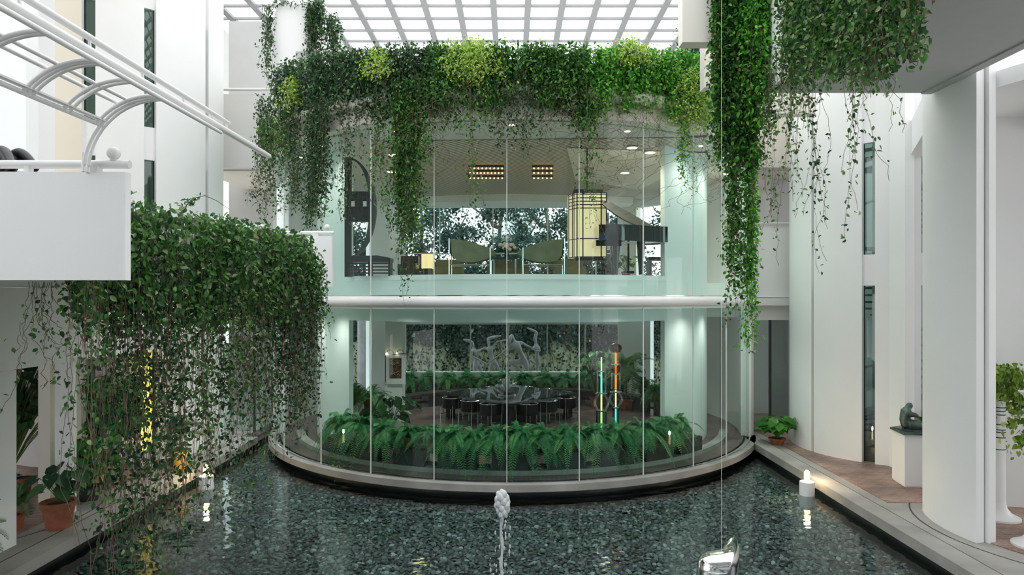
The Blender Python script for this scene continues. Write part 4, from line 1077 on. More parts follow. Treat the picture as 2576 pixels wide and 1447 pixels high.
# ================================================================ OUTSIDE
struct('ground', MB().box(-40, 40, 25.75, 60, -.35, -.3), mat('lawn', (0.05, 0.10, 0.03), .95, var=.4, scale=3))
stone = mat('pale_rubble_stone', (.60, .58, .42), .9, color2=(.34, .33, .22), scale=5, bump=.8, bscale=6)
root = thing('garden_wall', (0, 30, -.3), 'pale rubble garden wall overgrown with ivy behind the lower rear window', 'wall')
MB().box(-10, 10, 30, 30.4, -.3, 4.3).build('stonework', stone, root)
n = 46000; x = RNG.uniform(-10, 10, n); z = RNG.uniform(-.3, 4.7, n)
hole = np.sin(x*2.1)*.25+np.sin(x*5+1)*.15+np.sin(z*7+x*3)*.2
keep = RNG.random(n) < np.clip((z-1.25+hole*.9)/.8, .10, 1); x, z = x[keep], z[keep]; n = len(x)
C = np.stack([x, 29.93-RNG.random(n)*.12, z], 1); D = RNG.normal(0, .6, (n, 3)); D[:, 2] -= .8; Nn = RNG.normal(0, .45, (n, 3)); Nn[:, 1] -= 1
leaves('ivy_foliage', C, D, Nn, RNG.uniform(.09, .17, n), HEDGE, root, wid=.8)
pt = []
for k in range(120):
    x0 = RNG.uniform(-9, 9); t = np.linspace(0, 1, 12); w = np.cumsum(RNG.normal(0, .07, 12)); pt.append(np.stack([x0+w, np.full(12, 29.97), .0+t*2.4], 1))
V, Fq = polyline_tubes(pt, np.full(len(pt), .012)); npmesh('ivy_stems', V, Fq, stemm, None, root)
def tree(label, x, y, h, spreadr, nclump, nleaf, trunk_r, z0=-.3, name='tree', m=None, zlo=.35, lean=0):
    root = thing(name, (x, y, z0), label, 'tree')
    b = MB(); K = 8
    main = [(x+lean*t*h+.12*math.sin(t*7+x), y+.1*math.sin(t*5), z0+h*.8*t) for t in np.linspace(0, 1, K)]
    b.tube(main, [trunk_r*(1-.75*k/(K-1)) for k in range(K)], 10)
    tips = []
    for k in range(9):
        s_ = main[2+k % 5]; a = k*2.4; L_ = spreadr*RNG.uniform(.6, 1.1)
        p = [(s_[0]+L_*t*math.cos(a)+.12*math.sin(9*t+k), s_[1]+L_*t*math.sin(a)*.6, s_[2]+L_*(.25*t+.5*t*t)+.1*math.sin(6*t+k)) for t in np.linspace(0, 1, 7)]
        b.tube(p, [trunk_r*.42*(1-.8*i/6) for i in range(7)], 7); tips.append(p[-1])
        q = p[3]; p2 = [(q[0]+L_*.5*t*math.cos(a+1.1), q[1]+.3*t, q[2]+L_*.5*t*.8) for t in np.linspace(0, 1, 5)]; b.tube(p2, [trunk_r*.2*(1-.8*i/4) for i in range(5)], 6); tips.append(p2[-1])
    b.build('trunk', bark, root)
    cs = np.array([tips[i % len(tips)] for i in range(nclump)]) + RNG.normal(0, spreadr*.28, (nclump, 3))
    cs[:, 2] = np.clip(cs[:, 2], z0+h*zlo, z0+h*1.1)
    idx = RNG.integers(0, nclump, nleaf); C = cs[idx]+RNG.normal(0, spreadr*.13, (nleaf, 3))
    leaves('foliage', C, RNG.normal(0, 1, (nleaf, 3)), RNG.normal(0, 1, (nleaf, 3)), RNG.uniform(.1, .2, nleaf), m or TREE, root, wid=.6)
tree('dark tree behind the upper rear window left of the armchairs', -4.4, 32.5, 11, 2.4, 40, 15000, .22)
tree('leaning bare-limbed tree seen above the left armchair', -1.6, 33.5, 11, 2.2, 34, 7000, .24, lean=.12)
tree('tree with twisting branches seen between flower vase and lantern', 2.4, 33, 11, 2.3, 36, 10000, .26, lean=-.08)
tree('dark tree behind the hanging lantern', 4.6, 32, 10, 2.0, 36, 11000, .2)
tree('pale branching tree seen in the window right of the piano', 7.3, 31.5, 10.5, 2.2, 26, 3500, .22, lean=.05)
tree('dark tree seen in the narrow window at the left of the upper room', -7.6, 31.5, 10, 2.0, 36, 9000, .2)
# low shrubs behind upper windows
for i, (x, lb) in enumerate(((-3.6, 'below the leftmost tree'), (-.9, 'right of the leaning tree'), (1.6, 'below the twisting branches'), (4.2, 'behind the lantern'))):
    root = thing('shrub', (x, 31.6, -.3), 'dense grey-green shrub behind the garden wall ' + lb, 'shrub')
    n = 2600; A = unit(RNG.normal(0, 1, (n, 3)))*RNG.uniform(.6, 1.05, (n, 1)); A[:, 2] = abs(A[:, 2])
    C = np.array([x, 31.6, 3.6])+A*np.array([1.7, .7, 1.9]); leaves('foliage', C, RNG.normal(0, 1, (n, 3)), A, RNG.uniform(.1, .2, n), TREE, root)
    MB().tube([(x, 31.6, -.3), (x, 31.6, 3.9)], .09, 8).build('stem', bark, root)
# white pavilion beyond
root = thing('white_pavilion', (0.3, 38, -.3), 'white building with round white column beyond the trees behind the upper room', 'building')
MB().box(X(1246, 38), X(1340, 38), 38, 38.4, -.3, 10).build('wall', white, root)
MB().tube([(X(1240, 36), 36, Z(598, 36)), (X(1385, 36), 36, Z(598, 36))], .28, 16).build('round_beam', white, root)
MB().box(X(1296, 36)-.2, X(1296, 36)+.2, 36.3, 36.7, -.3, 10).build('column', white, root)
# pale water column outside the left window
tag(MB().tube([(X(912, 27), 27, 3.1+CH-3.7), (X(912, 27), 27, -.3)], .2, 14).build('garden_column', statue), 'grey streaked column in the garden at the left window of the lower room', 'column')
# ---- dancers
def skin(name, joints, edges, m, parent, sub=2, root_i=0):
    me = bpy.data.meshes.new(name); off = wloc(parent)
    me.from_pydata([tuple(Vector(p)-off) for p, r in joints], edges, [])
    o = bpy.data.objects.new(name, me); COL.objects.link(o); o.parent = parent
    md = o.modifiers.new('skin', 'SKIN'); md.use_smooth_shade = True
    if not me.skin_vertices: me.skin_vertices.new() if hasattr(me.skin_vertices, 'new') else None
    for i, (p, r) in enumerate(joints):
        v = me.skin_vertices[0].data[i]; rr = r if isinstance(r, tuple) else (r, r); v.radius = rr; v.use_root = (i == root_i)
    s2 = o.modifiers.new('smooth', 'SUBSURF'); s2.levels = sub; s2.render_levels = sub
    me.materials.append(m)
    return o
def figure(parent, d, J, m=statue, sc=1.0, name='figure'):
    """J: dict of joint name -> (px,py[,dy])"""
    rad = dict(pelvis=.15, waist=.105, chest=.15, neck=.055, headb=.085, head=.10, hair=.09, hair2=.04, shl=.065, ell=.045, hal=.03, fl=.02, shr=.065, elr=.045, har=.03, fr=.02,
               hil=.12, knl=.075, anl=.045, tol=.035, hir=.12, knr=.075, anr=.045, tor=.035)
    E = [('pelvis', 'waist'), ('waist', 'chest'), ('chest', 'neck'), ('neck', 'headb'), ('headb', 'head'), ('head', 'hair'), ('hair', 'hair2'), ('chest', 'shl'), ('shl', 'ell'), ('ell', 'hal'), ('hal', 'fl'), ('chest', 'shr'), ('shr', 'elr'), ('elr', 'har'), ('har', 'fr'),
         ('pelvis', 'hil'), ('hil', 'knl'), ('knl', 'anl'), ('anl', 'tol'), ('pelvis', 'hir'), ('hir', 'knr'), ('knr', 'anr'), ('anr', 'tor')]
    ks = [k for k in rad if k in J]; idx = {k: i for i, k in enumerate(ks)}
    jt = [(P(J[k][0], J[k][1], d+(J[k][2] if len(J[k]) > 2 else 0)), rad[k]*sc) for k in ks]
    return skin(name, jt, [(idx[a], idx[b]) for a, b in E if a in idx and b in idx], m, parent, 2, idx['pelvis'])
root = thing('dancers_sculpture', (X(1280, 27.3), 27.3, -.3), 'grey sculpture of four long-haired dancers in a ring outside the lower rear window', 'sculpture')
dd = 27.2
figure(root, dd, dict(pelvis=(1198, 916), waist=(1197, 901), chest=(1192, 886), neck=(1190, 874), headb=(1190, 868), head=(1187, 861), hair=(1179, 858), hair2=(1165, 854), shl=(1186, 884, -.2), ell=(1186, 896, -.25), hal=(1222, 914, -.3), fl=(1230, 914, -.3),
    shr=(1199, 883, .2), elr=(1207, 882, .3), har=(1222, 873, .4), hil=(1194, 922, -.1), knl=(1196, 945, -.1), anl=(1190, 965), hir=(1204, 920, .1), knr=(1215, 942, .1), anr=(1205, 968)), sc=.85)
figure(root, dd+.9, dict(pelvis=(1240, 908), waist=(1236, 897), chest=(1232, 880), neck=(1230, 868), headb=(1229, 862), head=(1227, 853), hair=(1240, 849), hair2=(1262, 845), shl=(1226, 878), ell=(1214, 877), hal=(1203, 884), fl=(1200, 886), shr=(1241, 872), elr=(1250, 860), har=(1272, 856),
    fr=(1278, 855), hil=(1237, 914), knl=(1233, 935), anl=(1226, 965), hir=(1246, 912), knr=(1256, 932), anr=(1262, 965)), sc=.85)
figure(root, dd-.5, dict(pelvis=(1317, 908), waist=(1312, 892), chest=(1298, 868), neck=(1292, 855), headb=(1289, 850), head=(1287, 844), hair=(1281, 856, -.1), hair2=(1280, 872, -.1), shl=(1286, 868, -.1), ell=(1264, 889, -.1), hal=(1232, 911, -.1), fl=(1226, 915, -.1),
    shr=(1312, 862, .1), elr=(1325, 870, .2), har=(1342, 876, .3), fr=(1348, 878, .3), hil=(1308, 912), knl=(1276, 910, -.2), anl=(1306, 928, .2), tol=(1312, 932, .3), hir=(1324, 912), knr=(1327, 935), anr=(1322, 968)), sc=1.0)
figure(root, dd+.2, dict(pelvis=(1351, 908), waist=(1351, 892), chest=(1350, 876), neck=(1348, 863), headb=(1346, 858), head=(1346, 850), hair=(1350, 836), hair2=(1326, 825), shl=(1344, 872, -.1), ell=(1337, 880, -.25), hal=(1350, 878, -.3), shr=(1356, 874), elr=(1358, 884, -.1), har=(1346, 882, -.25),
    hil=(1347, 914), knl=(1333, 905, -.2), anl=(1330, 930), hir=(1354, 915), knr=(1350, 938), anr=(1352, 968)), sc=.82)
MB().box(X(1160, dd), X(1385, dd), dd-1, dd+1.6, -.3, Z(962, dd)).build('plinth', stone, root)

# ================================================================ VINES
def arc_anchors(px, half, n, r, ztop, ybot, jit=.25, zj=.1):
    out = []
    for _ in range(n):
        p = px+RNG.uniform(-half, half); rr = r+RNG.uniform(-.08, .12); a = ang(p, min(rr, 7.2))
        x, y = GC[0]+rr*math.sin(a), GC[1]-rr*math.cos(a)
        zt = ztop+RNG.uniform(-zj, zj); zb = Z(ybot, y); ln = (zt-zb)*RNG.uniform(1-jit, 1.0)
        out.append((x, y, zt, max(.15, ln)))
    return out
# the mass over the roof edge
def mass(name, label, p0, p1, n, m, top=(8.62, 9.0), depth=(.7, 1.28), lsize=.078, dens=62):
    an = []
    for _ in range(n):
        p = RNG.uniform(p0, p1); k = min(1, abs(p-1288)/560)
        rr = RG+RNG.uniform(.12, .42); a = ang(p, min(rr, 7.1)) if abs(p-1288) < 600 else (1 if p > 1288 else -1)*R(RNG.uniform(68, 84))
        zt = top[0]+(top[1]-top[0])*k**2+RNG.uniform(-.12, .10)
        ln = RNG.uniform(*depth)*(1-.25*math.sin(p*.018)*math.sin(p*.007+1)-.12*math.sin(p*.05))
        an.append((GC[0]+rr*math.sin(a), GC[1]-rr*math.cos(a), zt, ln))
    return vine(name, label, an, lsize, dens, .07, .0035, m, 'ivy', spread=.07)
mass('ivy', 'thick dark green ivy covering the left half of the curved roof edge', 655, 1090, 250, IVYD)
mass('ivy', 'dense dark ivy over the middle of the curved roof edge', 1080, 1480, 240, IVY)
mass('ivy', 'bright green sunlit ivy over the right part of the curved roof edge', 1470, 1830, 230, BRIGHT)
for px, hw, py, ln, n, lb in ((1182, 50, 112, .75, 80, 'pale lime bush at the middle of the curved roof edge'), (952, 24, 138, .55, 30, 'narrow pale lime tuft left of the middle of the roof edge'), (1592, 42, 108, .42, 46, 'bright lime bush standing up right of the middle of the roof edge'),
    (1760, 46, 178, 1.15, 70, 'large lime bush at the right end of the curved roof edge'), (735, 16, 200, .6, 24, 'small lime tuft at the left end of the curved roof edge')):
    an = []
    for _ in range(n):
        p = px+hw*RNG.normal(0, .5); rr = 7.12; a = ang(p, rr); x, y = rr*math.sin(a), GC[1]-rr*math.cos(a); an.append((x, y, Z(py, y)+RNG.normal(0, .06), ln*RNG.uniform(.6, 1.1)))
    vine('lime_shrub', lb, an, .06, 75, .1, .003, LIME, 'shrub', spread=.09)
tails = [(688, 34, 40, 420, 34, IVY, 'thick green ivy clump wrapping the far left end of the roof edge'), (668, 22, 26, 560, 16, IVYD, 'thin ivy tails at the far left edge of the curved glass'), (735, 16, 24, 560, 26, IVYD, 'dark ivy tail second from the left over the glass'),
 (797, 24, 42, 590, 42, IVYD, 'thick dark ivy rope left of the upper opening'), (862, 14, 12, 575, 14, IVYD, 'wispy brown ivy tail just right of the thick dark rope'), (912, 20, 8, 420, 12, IVYD, 'short sparse ivy sprigs in front of the ring sculpture'),
 (956, 10, 9, 520, 20, IVY, 'slender green ivy tail right of the ring sculpture'), (1040, 42, 44, 420, 40, IVY, 'broad upper fan of ivy above the thickest tail'), (1025, 34, 44, 640, 36, IVY, 'thickest green ivy tail hanging in front of the upper room'),
 (1012, 20, 14, 715, 22, IVYD, 'lower end of the thickest tail reaching the window sill'), (1018, 14, 6, 800, 12, IVYD, 'sparse ivy tips crossing the middle pipe'), (1140, 40, 22, 335, 28, IVY, 'short ivy fringe left of the centre joint'),
 (1183, 8, 5, 560, 16, IVY, 'single long ivy strand left of the centre joint'), (1310, 60, 32, 390, 22, IVYD, 'dark ivy fringe right of the centre joint'), (1245, 40, 14, 340, 22, IVY, 'short ivy fringe at the centre joint'),
 (1420, 40, 16, 335, 18, IVYD, 'loose ivy fringe above the lantern'), (1482, 12, 7, 600, 12, IVY, 'slender green strand in front of the lantern'), (1728, 10, 9, 480, 30, BRIGHT, 'bright short ivy tail at the right pier'),
 (1650, 40, 10, 345, 10, BRIGHT, 'thin fringe of bright ivy above the right pier')]
for px, hw, n, yb, dn, mm, lb in tails:
    vine('trailing_ivy', lb, arc_anchors(px, hw, n, RG+.38, 7.95, yb, .35), .068, dn, .1, .0035, mm, 'vine', 'ivy tails hanging over the curved glass', spread=.055)
for px, hw, n, yb, lb in ((1560, 90, 34, 520, 'bare brown ivy stems looping in front of the piano'), (1770, 50, 26, 560, 'bare looping ivy stems at the right end of the glass'), (1110, 60, 20, 470, 'bare brown stems looping below the ivy left of centre'), (1390, 80, 14, 470, 'few bare stems hanging above the right armchair')):
    vine('bare_vine_stems', lb, arc_anchors(px, hw, n, RG+.34, 7.9, yb, .5), .04, 2.2, .55, .0035, DRY, 'vine', 'bare stems over the curved glass', curl=.35)

# left curtain over the planter
def edge(t): return (-4.0+.85*t, 6.3+4.4*t)
an = []
for _ in range(330):
    t = RNG.uniform(.02, 1.02); x, y = edge(t); an.append((x+RNG.uniform(-.3, .12), y+RNG.uniform(-.1, .1), 4.62+RNG.normal(0, .05)-.35*max(0, t-.9)*5, RNG.uniform(.5, 1.35)))
vine('ivy', 'thick green ivy mounded over the planter left of the drum', an, .078, 62, .09, .0035, IVYG, 'ivy', spread=.08)
cur = [(.0, .09, 3.0, 1.7, 'leftmost sparse strands hanging below the big white balcony', 9, 11), (.12, .06, 3.75, 1, 'long leafy strands reaching lowest at the left of the ivy curtain', 20, 17), (.17, .05, 3.9, 1, 'longest ivy bundle nearly touching the pool at the left', 20, 19),
 (.25, .05, 3.4, 1, 'ivy bundle in front of the yellow lit column', 18, 16), (.33, .04, 3.55, 1, 'ivy bundle between the yellow column and the potted palm', 17, 17), (.41, .05, 2.9, 1, 'ivy bundle in front of the potted palm by the pool', 17, 15),
 (.47, .03, 3.5, 1, 'narrow long ivy bundle right of the pool lamp', 12, 18), (.55, .05, 2.7, 1, 'ivy bundle over the white wall slab by the pool', 17, 15), (.63, .04, 3.3, 1, 'long narrow ivy tip hanging over the middle of the pool', 13, 15),
 (.71, .05, 2.5, 1, 'dense ivy bundle over the dark doorway', 22, 18), (.79, .05, 2.6, 1, 'dense dark ivy bundle left of the drum kerb', 24, 18), (.87, .04, 2.9, 1, 'ivy bundle hanging just before the drum kerb', 22, 18), (.94, .04, 2.6, 1, 'ivy bundle second from the right end of the curtain', 20, 18), (1.0, .03, 2.2, 1, 'rightmost ivy bundle of the curtain beside the small balcony', 14, 14)]
for t0, ht, ln, j, lb, n, dn in cur:
    an = []
    for _ in range(int(n*1.7)):
        t = t0+RNG.normal(0, ht); x, y = edge(max(.0, t)); an.append((x+RNG.uniform(-.12, .15), y, 4.3+RNG.uniform(-.3, .1), ln*RNG.uniform(.45, 1.0)))
    vine('hanging_ivy', lb, an, .064, dn*.72, .09, .0028, IVYG if n % 2 else IVYD, 'vine', 'ivy curtain left of the drum', spread=.045)
for (px, py, d, h, lb) in ((445, 555, 7.8, .42, 'wild ivy shoot arching up above the ivy mound'),):
    root = thing('ivy_shoot', P(px, py, d), lb, 'vine')
    p = [P(440, 575, d), P(452, 540, d), P(470, 515, d), P(492, 498, d), P(515, 492, d), P(545, 505, d), P(575, 525, d)]
    MB().tube(p, .004, 5).build('stem', stemm, root)
    C = np.array([tuple(p[min(5, int(u*3.4))].lerp(p[min(6, int(u*3.4)+1)], u*3.4-int(u*3.4))) for u in RNG.random(60)])+RNG.normal(0, .02, (60, 3))
    leaves('foliage', C, RNG.normal(0, 1, (60, 3)), RNG.normal(0, 1, (60, 3)), RNG.uniform(.04, .07, 60), IVYG, root)
an = [(X(p, 6.5), 6.6+RNG.random()*.5, 3.86, RNG.uniform(.5, 1.3)) for p in RNG.uniform(30, 250, 24)]
vine('bare_vine_stems', 'thin curling stems hanging below the big white balcony', an, .055, 9, .14, .003, IVYG, 'vine')
# right: dense column beside the white block
def rect_anchors(n, x0, x1, y0, y1, z0, z1, l0, l1):
    return [(RNG.uniform(x0, x1), RNG.uniform(y0, y1), RNG.uniform(z0, z1), RNG.uniform(l0, l1)) for _ in range(n)]
vine('hanging_ivy', 'dense green ivy sheet covering the corner right of the cream block', rect_anchors(150, X(1808, 11.3), X(1905, 11.3), 11.2, 11.45, 9.2, 9.4, 2.0, 3.5), .085, 42, .06, .004, IVY, 'ivy', spread=.07)
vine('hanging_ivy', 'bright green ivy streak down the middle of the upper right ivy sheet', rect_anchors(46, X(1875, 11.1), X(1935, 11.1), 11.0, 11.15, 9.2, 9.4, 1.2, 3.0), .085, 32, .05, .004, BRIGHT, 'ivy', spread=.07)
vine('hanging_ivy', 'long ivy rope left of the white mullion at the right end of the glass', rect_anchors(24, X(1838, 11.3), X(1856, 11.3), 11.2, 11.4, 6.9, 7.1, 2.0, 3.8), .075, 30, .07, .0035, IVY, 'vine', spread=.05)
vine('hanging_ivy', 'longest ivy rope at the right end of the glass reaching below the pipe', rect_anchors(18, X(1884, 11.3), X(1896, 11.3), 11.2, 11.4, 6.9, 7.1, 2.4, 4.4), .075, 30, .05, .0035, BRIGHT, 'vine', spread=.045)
# sheet hanging from the deck edge
an = []
for _ in range(250):
    px = RNG.uniform(1975, 2285); dd_ = 4.12*F/(px-CX)*RNG.uniform(.98, 1.02); zt = 8.75+RNG.normal(0, .06)
    yb = RNG.uniform(60, 215) if px < 2230 else RNG.uniform(20, 170)
    an.append((4.12+RNG.uniform(-.1, .08), dd_, zt, zt-Z(yb, dd_)))
vine('hanging_ivy', 'broad curtain of olive green ivy in front of the grey soffit', an, .082, 44, .07, .004, IVYG, 'ivy', spread=.06)
an = []
for _ in range(40):
    px = RNG.uniform(1990, 2270); dd_ = 4.12*F/(px-CX); an.append((4.12+RNG.uniform(-.1, .08), dd_, 8.0, 8.0-Z(RNG.uniform(150, 250), dd_)))
vine('bare_vine_stems', 'brown stems trailing beneath the olive ivy curtain in front of the soffit', an, .06, 7, .12, .004, IVYG, 'vine', spread=.04)
an = [(4.1+RNG.uniform(-.1, .1), RNG.uniform(9.6, 10.9), 7.5, RNG.uniform(.8, 1.6)) for _ in range(24)]
vine('hanging_ivy', 'olive ivy fringe hanging before the sunlit wall below the soffit', an, .07, 20, .08, .0035, IVYG, 'vine', spread=.05)
for t, (y, ln, lb) in enumerate(((10.95, 3.2, 'slender ivy tail at the edge of the round slab, leftmost below the soffit'), (10.2, 2.6, 'ivy tail second from the left below the soffit'), (9.3, 3.3, 'long brown-tipped ivy tail in front of the widest slab'), (8.35, 3.0, 'ivy tail in front of the slot window, rightmost below the soffit'), (7.9, 1.9, 'short ivy tail near the right end of the ivy curtain'))):
    an = [(4.14+RNG.normal(0, .05), y+RNG.normal(0, .06), 7.3, ln*RNG.uniform(.6, 1)) for _ in range(6)]
    vine('trailing_ivy', lb, an, .062, 13, .12, .003, IVYG if t != 2 else IVYD, 'vine', 'ivy tails below the soffit', spread=.03, drift=(0, -.02, 0))
vine('bare_vine_stems', 'reddish bare stems at the right end of the ivy curtain', [(4.12+RNG.normal(0, .03), RNG.uniform(6.9, 7.8), 8.7, RNG.uniform(1.2, 2.6)) for _ in range(30)], .05, 6, .12, .004, DRY, 'vine', spread=.03)
vine('hanging_ivy', 'small dark ivy sheet under the cream block behind the drum roof', rect_anchors(34, X(1708, 16.5), X(1775, 16.5), 16.4, 16.7, 10.2, 10.4, .8, 1.5), .08, 50, .04, .004, IVYD, 'ivy', spread=.07)
# arched shaft with ivy
d = 17.4
poly = [(X(690, d), 8.6), (X(690, d), Z(40, d))]
for t in np.linspace(0, 1, 8): poly.append((X(690, d)+.28*(1-math.cos(t*PI/2)), Z(40, d)+.3*math.sin(t*PI/2)))
for t in np.linspace(0, 1, 8): poly.append((X(772, d)+.25*math.sin(t*PI/2), Z(10, d)-.9*(1-math.cos(t*PI/2))))
poly += [(X(797, d), 8.6)]
root = thing('arched_shaft', (X(745, d), d, 8.6), 'white round-topped shaft draped with ivy at the left of the skylight', 'shaft')
b = MB().extr_y(poly, d, d+1.6); b.build('shaft_wall', white, root)
MB().tube([(X(800, d), d+.3, 8.6), (X(848, d+1), d+1, 9.3), (X(852, d+1), d+1, Z(120, d+1)), (X(830, d+1), d+1, Z(50, d+1)), (X(800, d), d+.3, Z(12, d))], .16, 10).build('curved_side', white, root)
MB().box(X(745, d), X(775, d), d-.03, d-.005, 8.6, Z(130, d)).build('recess_panel', greyp, root)
vine('hanging_ivy', 'ivy draped down the left side of the white arched shaft', [(X(680, d)+RNG.normal(0, .06), d-.1, Z(18, d), RNG.uniform(1, 2.0)) for _ in range(16)], .075, 22, .08, .004, IVYD, 'vine', spread=.05)
vine('hanging_ivy', 'ivy draped over the top and right side of the white arched shaft', [(X(RNG.uniform(775, 822), d)+.0, d-.12+RNG.uniform(0, .1), Z(RNG.uniform(-5, 20), d), RNG.uniform(.7, 1.7)) for _ in range(46)], .078, 32, .05, .004, IVYD, 'vine', spread=.06)
vine('hanging_ivy', 'blue-green ivy rope at the far right side of the arched shaft', [(X(RNG.uniform(825, 852), d), d-.05, Z(RNG.uniform(30, 60), d), RNG.uniform(.6, 1.15)) for _ in range(26)], .078, 34, .04, .004, IVYD, 'vine', spread=.06)
vine('hanging_ivy', 'thin line of ivy along the top of the white arched shaft', [(X(p, d), d-.08, Z(4, d), .14) for p in range(690, 775, 6)], .07, 40, .03, .003, IVYD, 'vine', spread=.05)
# dry ivy on the far left wall
struct('wall_garden_left', MB().box(-16, -12.9, 20.3, 20.6, 0, Z(290, 20.3)), stone)
vine('dry_ivy', 'brown dried ivy on the garden wall at far left behind the rail', [(RNG.uniform(-14.6, -12.9), 20.2, Z(RNG.uniform(285, 330), 20.2), RNG.uniform(1.2, 2.2)) for _ in range(80)], .11, 26, .1, .006, DRY, 'ivy', spread=.08)

# ================================================================ LEFT FOREGROUND PERGOLA OF TUBES
root = thing('tubular_canopy', (-3.04, 6.0, 4.8), 'white tubular canopy frame with arched hoops reaching in from the upper left', 'canopy')
def lt(x, h, y0, y1, r, nm='rail', tip=False):
    n_ = 10; ys = [y0+(y1-y0)*k/n_ for k in range(n_+1)]
    b = MB().tube([(x, y, CH+h) for y in ys], [r]*n_+[r*.85], 14)
    b.ball((x, y1, CH+h), r*.85, 12, 8, sc=(1, 1, 1)); b.build(nm, pipe, root)
lt(-3.03, 1.77, 2.6, 8.5, .036); lt(-3.04, 1.875, 2.6, 7.32, .026); lt(-3.13, 1.84, 2.6, 7.3, .018); lt(-2.99, 1.70, 2.6, 7.0, .02)
lt(-3.33, 1.715, 2.6, 5.98, .016); lt(-3.42, 1.69, 2.6, 5.98, .017); lt(-3.59, 1.51, 2.6, 6.0, .02)
MB().box(-3.585, -3.53, 2.6, 5.95, CH+1.535, CH+1.55).build('flat_bar', pipe, root)
def hoop(y, r, full):
    c = (-3.08, 1.1); rr = .645; p = []
    for t in np.linspace(R(88), R(180 if full else 142), 16): p.append((c[0]+rr*math.cos(t), y, CH+c[1]+rr*math.sin(t)))
    if full: p.append((c[0]-rr, y, 4.965))
    MB().tube(p, r, 12).build('hoop', pipe, root)
for y in (4.0, 4.05, 4.45, 4.5, 4.985, 5.03, 5.08, 5.44, 5.51): hoop(y, .0165, False)
for y in (5.87, 5.93, 5.985): hoop(y, .0175, y > 5.9)
for y in (4.2, 4.9, 5.6, 6.3, 6.9, 7.25): MB().tube([(-3.03, y, CH+1.78), (-3.04, y, CH+1.875)], .011, 8).build('spacer', pipe, root)
# dark bronze figure resting behind the rail
root = thing('bronze_sculpture', (X(30, 7.4), 7.4, 4.06), 'dark bronze reclining figure behind the rail at far left', 'sculpture')
bz = mat('dark_bronze', (.05, .05, .052), .35, .6)
def q(px, py, dy=0): return P(px, py, 7.4+dy)
skin('body', [(q(-40, 425), .16), (q(-15, 400), .13), (q(5, 378), .085), (q(20, 400, -.1), .07), (q(30, 425, -.2), .06), (q(0, 440), .13), (q(35, 400, .1), .09), (q(52, 380, .1), .08), (q(72, 405, .1), .065), (q(92, 432, .1), .05), (q(-60, 440), .15)],
     [(0, 1), (1, 2), (2, 3), (3, 4), (0, 5), (5, 6), (6, 7), (7, 8), (8, 9), (0, 10)], bz, root)
MB().box(X(-80, 7.4), X(100, 7.4), 7.2, 7.7, 4.06, Z(440, 7.4)).build('plinth', bz, root)

# ================================================================ LOWER LEFT TERRACE
broadplant('potted_elephant_ear', 'dark broad-leaved plant in a large terracotta pot at lower left', (X(148, 11.0), 11.0, -.01), .245, .44, 15, .62, .30, BROAD, spread=.34)
palm('potted_palm', 'palm fronds reaching in at the lower left edge of the picture', (-7.42, 9.0, -.01), .14, .3, 18, 1.0, .22, PALM, .15, rise=(.1, 1.2), droop=(.3, 1.0))
palm('potted_palm', 'green parlour palm behind the terracotta pot on the left terrace', (-7.95, 10.9, 0.0), .14, .25, 16, .75, .2, PALM, .1)
broadplant('leafy_shrub', 'dark leafy shrub in the shade behind the left colonnade', (-9.6, 13.0, 0), .2, .3, 420, 2.5, .2, BROAD, pm=dark, spread=1.1)
broadplant('leafy_shrub', 'bright green potted shrub glimpsed behind the ivy left of the yellow column', (-8.0, 13.4, 0), .2, .3, 380, 1.9, .2, BRIGHTB, pm=dark, spread=.65)
broadplant('leafy_shrub', 'low bright green plant between white fin and ivy on the left terrace', (-7.75, 12.5, 0), .2, .25, 160, .9, .2, BRIGHTB, pm=dark, spread=.45)
palm('potted_palm', 'fan-leaved palm in an ochre pot on the left pool terrace', (X(452, 14.8), 14.8, -.01), .2, .42, 18, .9, .3, PALM, .3, pm=mat('ochre_pot', (.48, .30, .06), .6), rise=(.3, 1.4))
for p, d_, r_, h_, lb in ((60, 13.0, .15, .28, 'small terracotta pot in the shade behind the white fin at left'), (232, 12.9, .2, .36, 'ochre pot half hidden by ivy on the left terrace')):
    root = thing('flower_pot', (X(p, d_), d_, 0), lb, 'pot'); pot(root, (X(p, d_), d_, 0), r_, h_, MATS['ochre_pot'] if 'ochre' in lb else None)
# pool lamps
def poollamp(x, y, label):
    c = (x, y, -.52); root = thing('pool_lamp', c, label, 'lamp', 'pool lamps')
    MB().lathe([(.145, 0), (.145, .50), (.135, .52), (.08, .52), (.075, .49), (0, .49)], c, 28).build('pedestal', frostw, root)
    MB().lathe([(.05, .49), (.05, .54), (0, .54)], c, 14).build('socket', chrome, root)
    MB().lathe([(.05, .54), (.056, .60), (.056, .68), (.045, .72), (.02, .745), (0, .75)], c, 18).build('bulb', lampm, root)
    li = bpy.data.lights.new('pool_lamp_light', 'POINT'); li.energy = 14; li.color = (1, .75, .45); li.shadow_soft_size = .06
    lo = bpy.data.objects.new('pool_lamp_light', li); COL.objects.link(lo); lo.location = (x, y, .30)
poollamp(5.95, 13.75, 'white cylinder pool lamp with glowing bulb near the right kerb')
poollamp(X(519, 14.2), 14.2, 'white cylinder pool lamp behind the ivy near the left kerb')
# yellow-lit column on the left, its light put in as a glowing face
root = thing('lit_column', (X(367, 15.0), 15.0, 0), 'narrow yellow-lit column behind the ivy curtain, its light added as glow', 'lamp')
MB().box(X(355, 15.0), X(380, 15.0), 15.0, 15.05, .35, Z(882, 15)).build('lit_face', mat('yellow_light_glow', (.9, .85, .3), .5, emit=(.95, .75, .15), estr=.6), root)
MB().box(X(353, 15), X(382, 15), 14.99, 15.06, 0, .35).build('base', frostw, root)

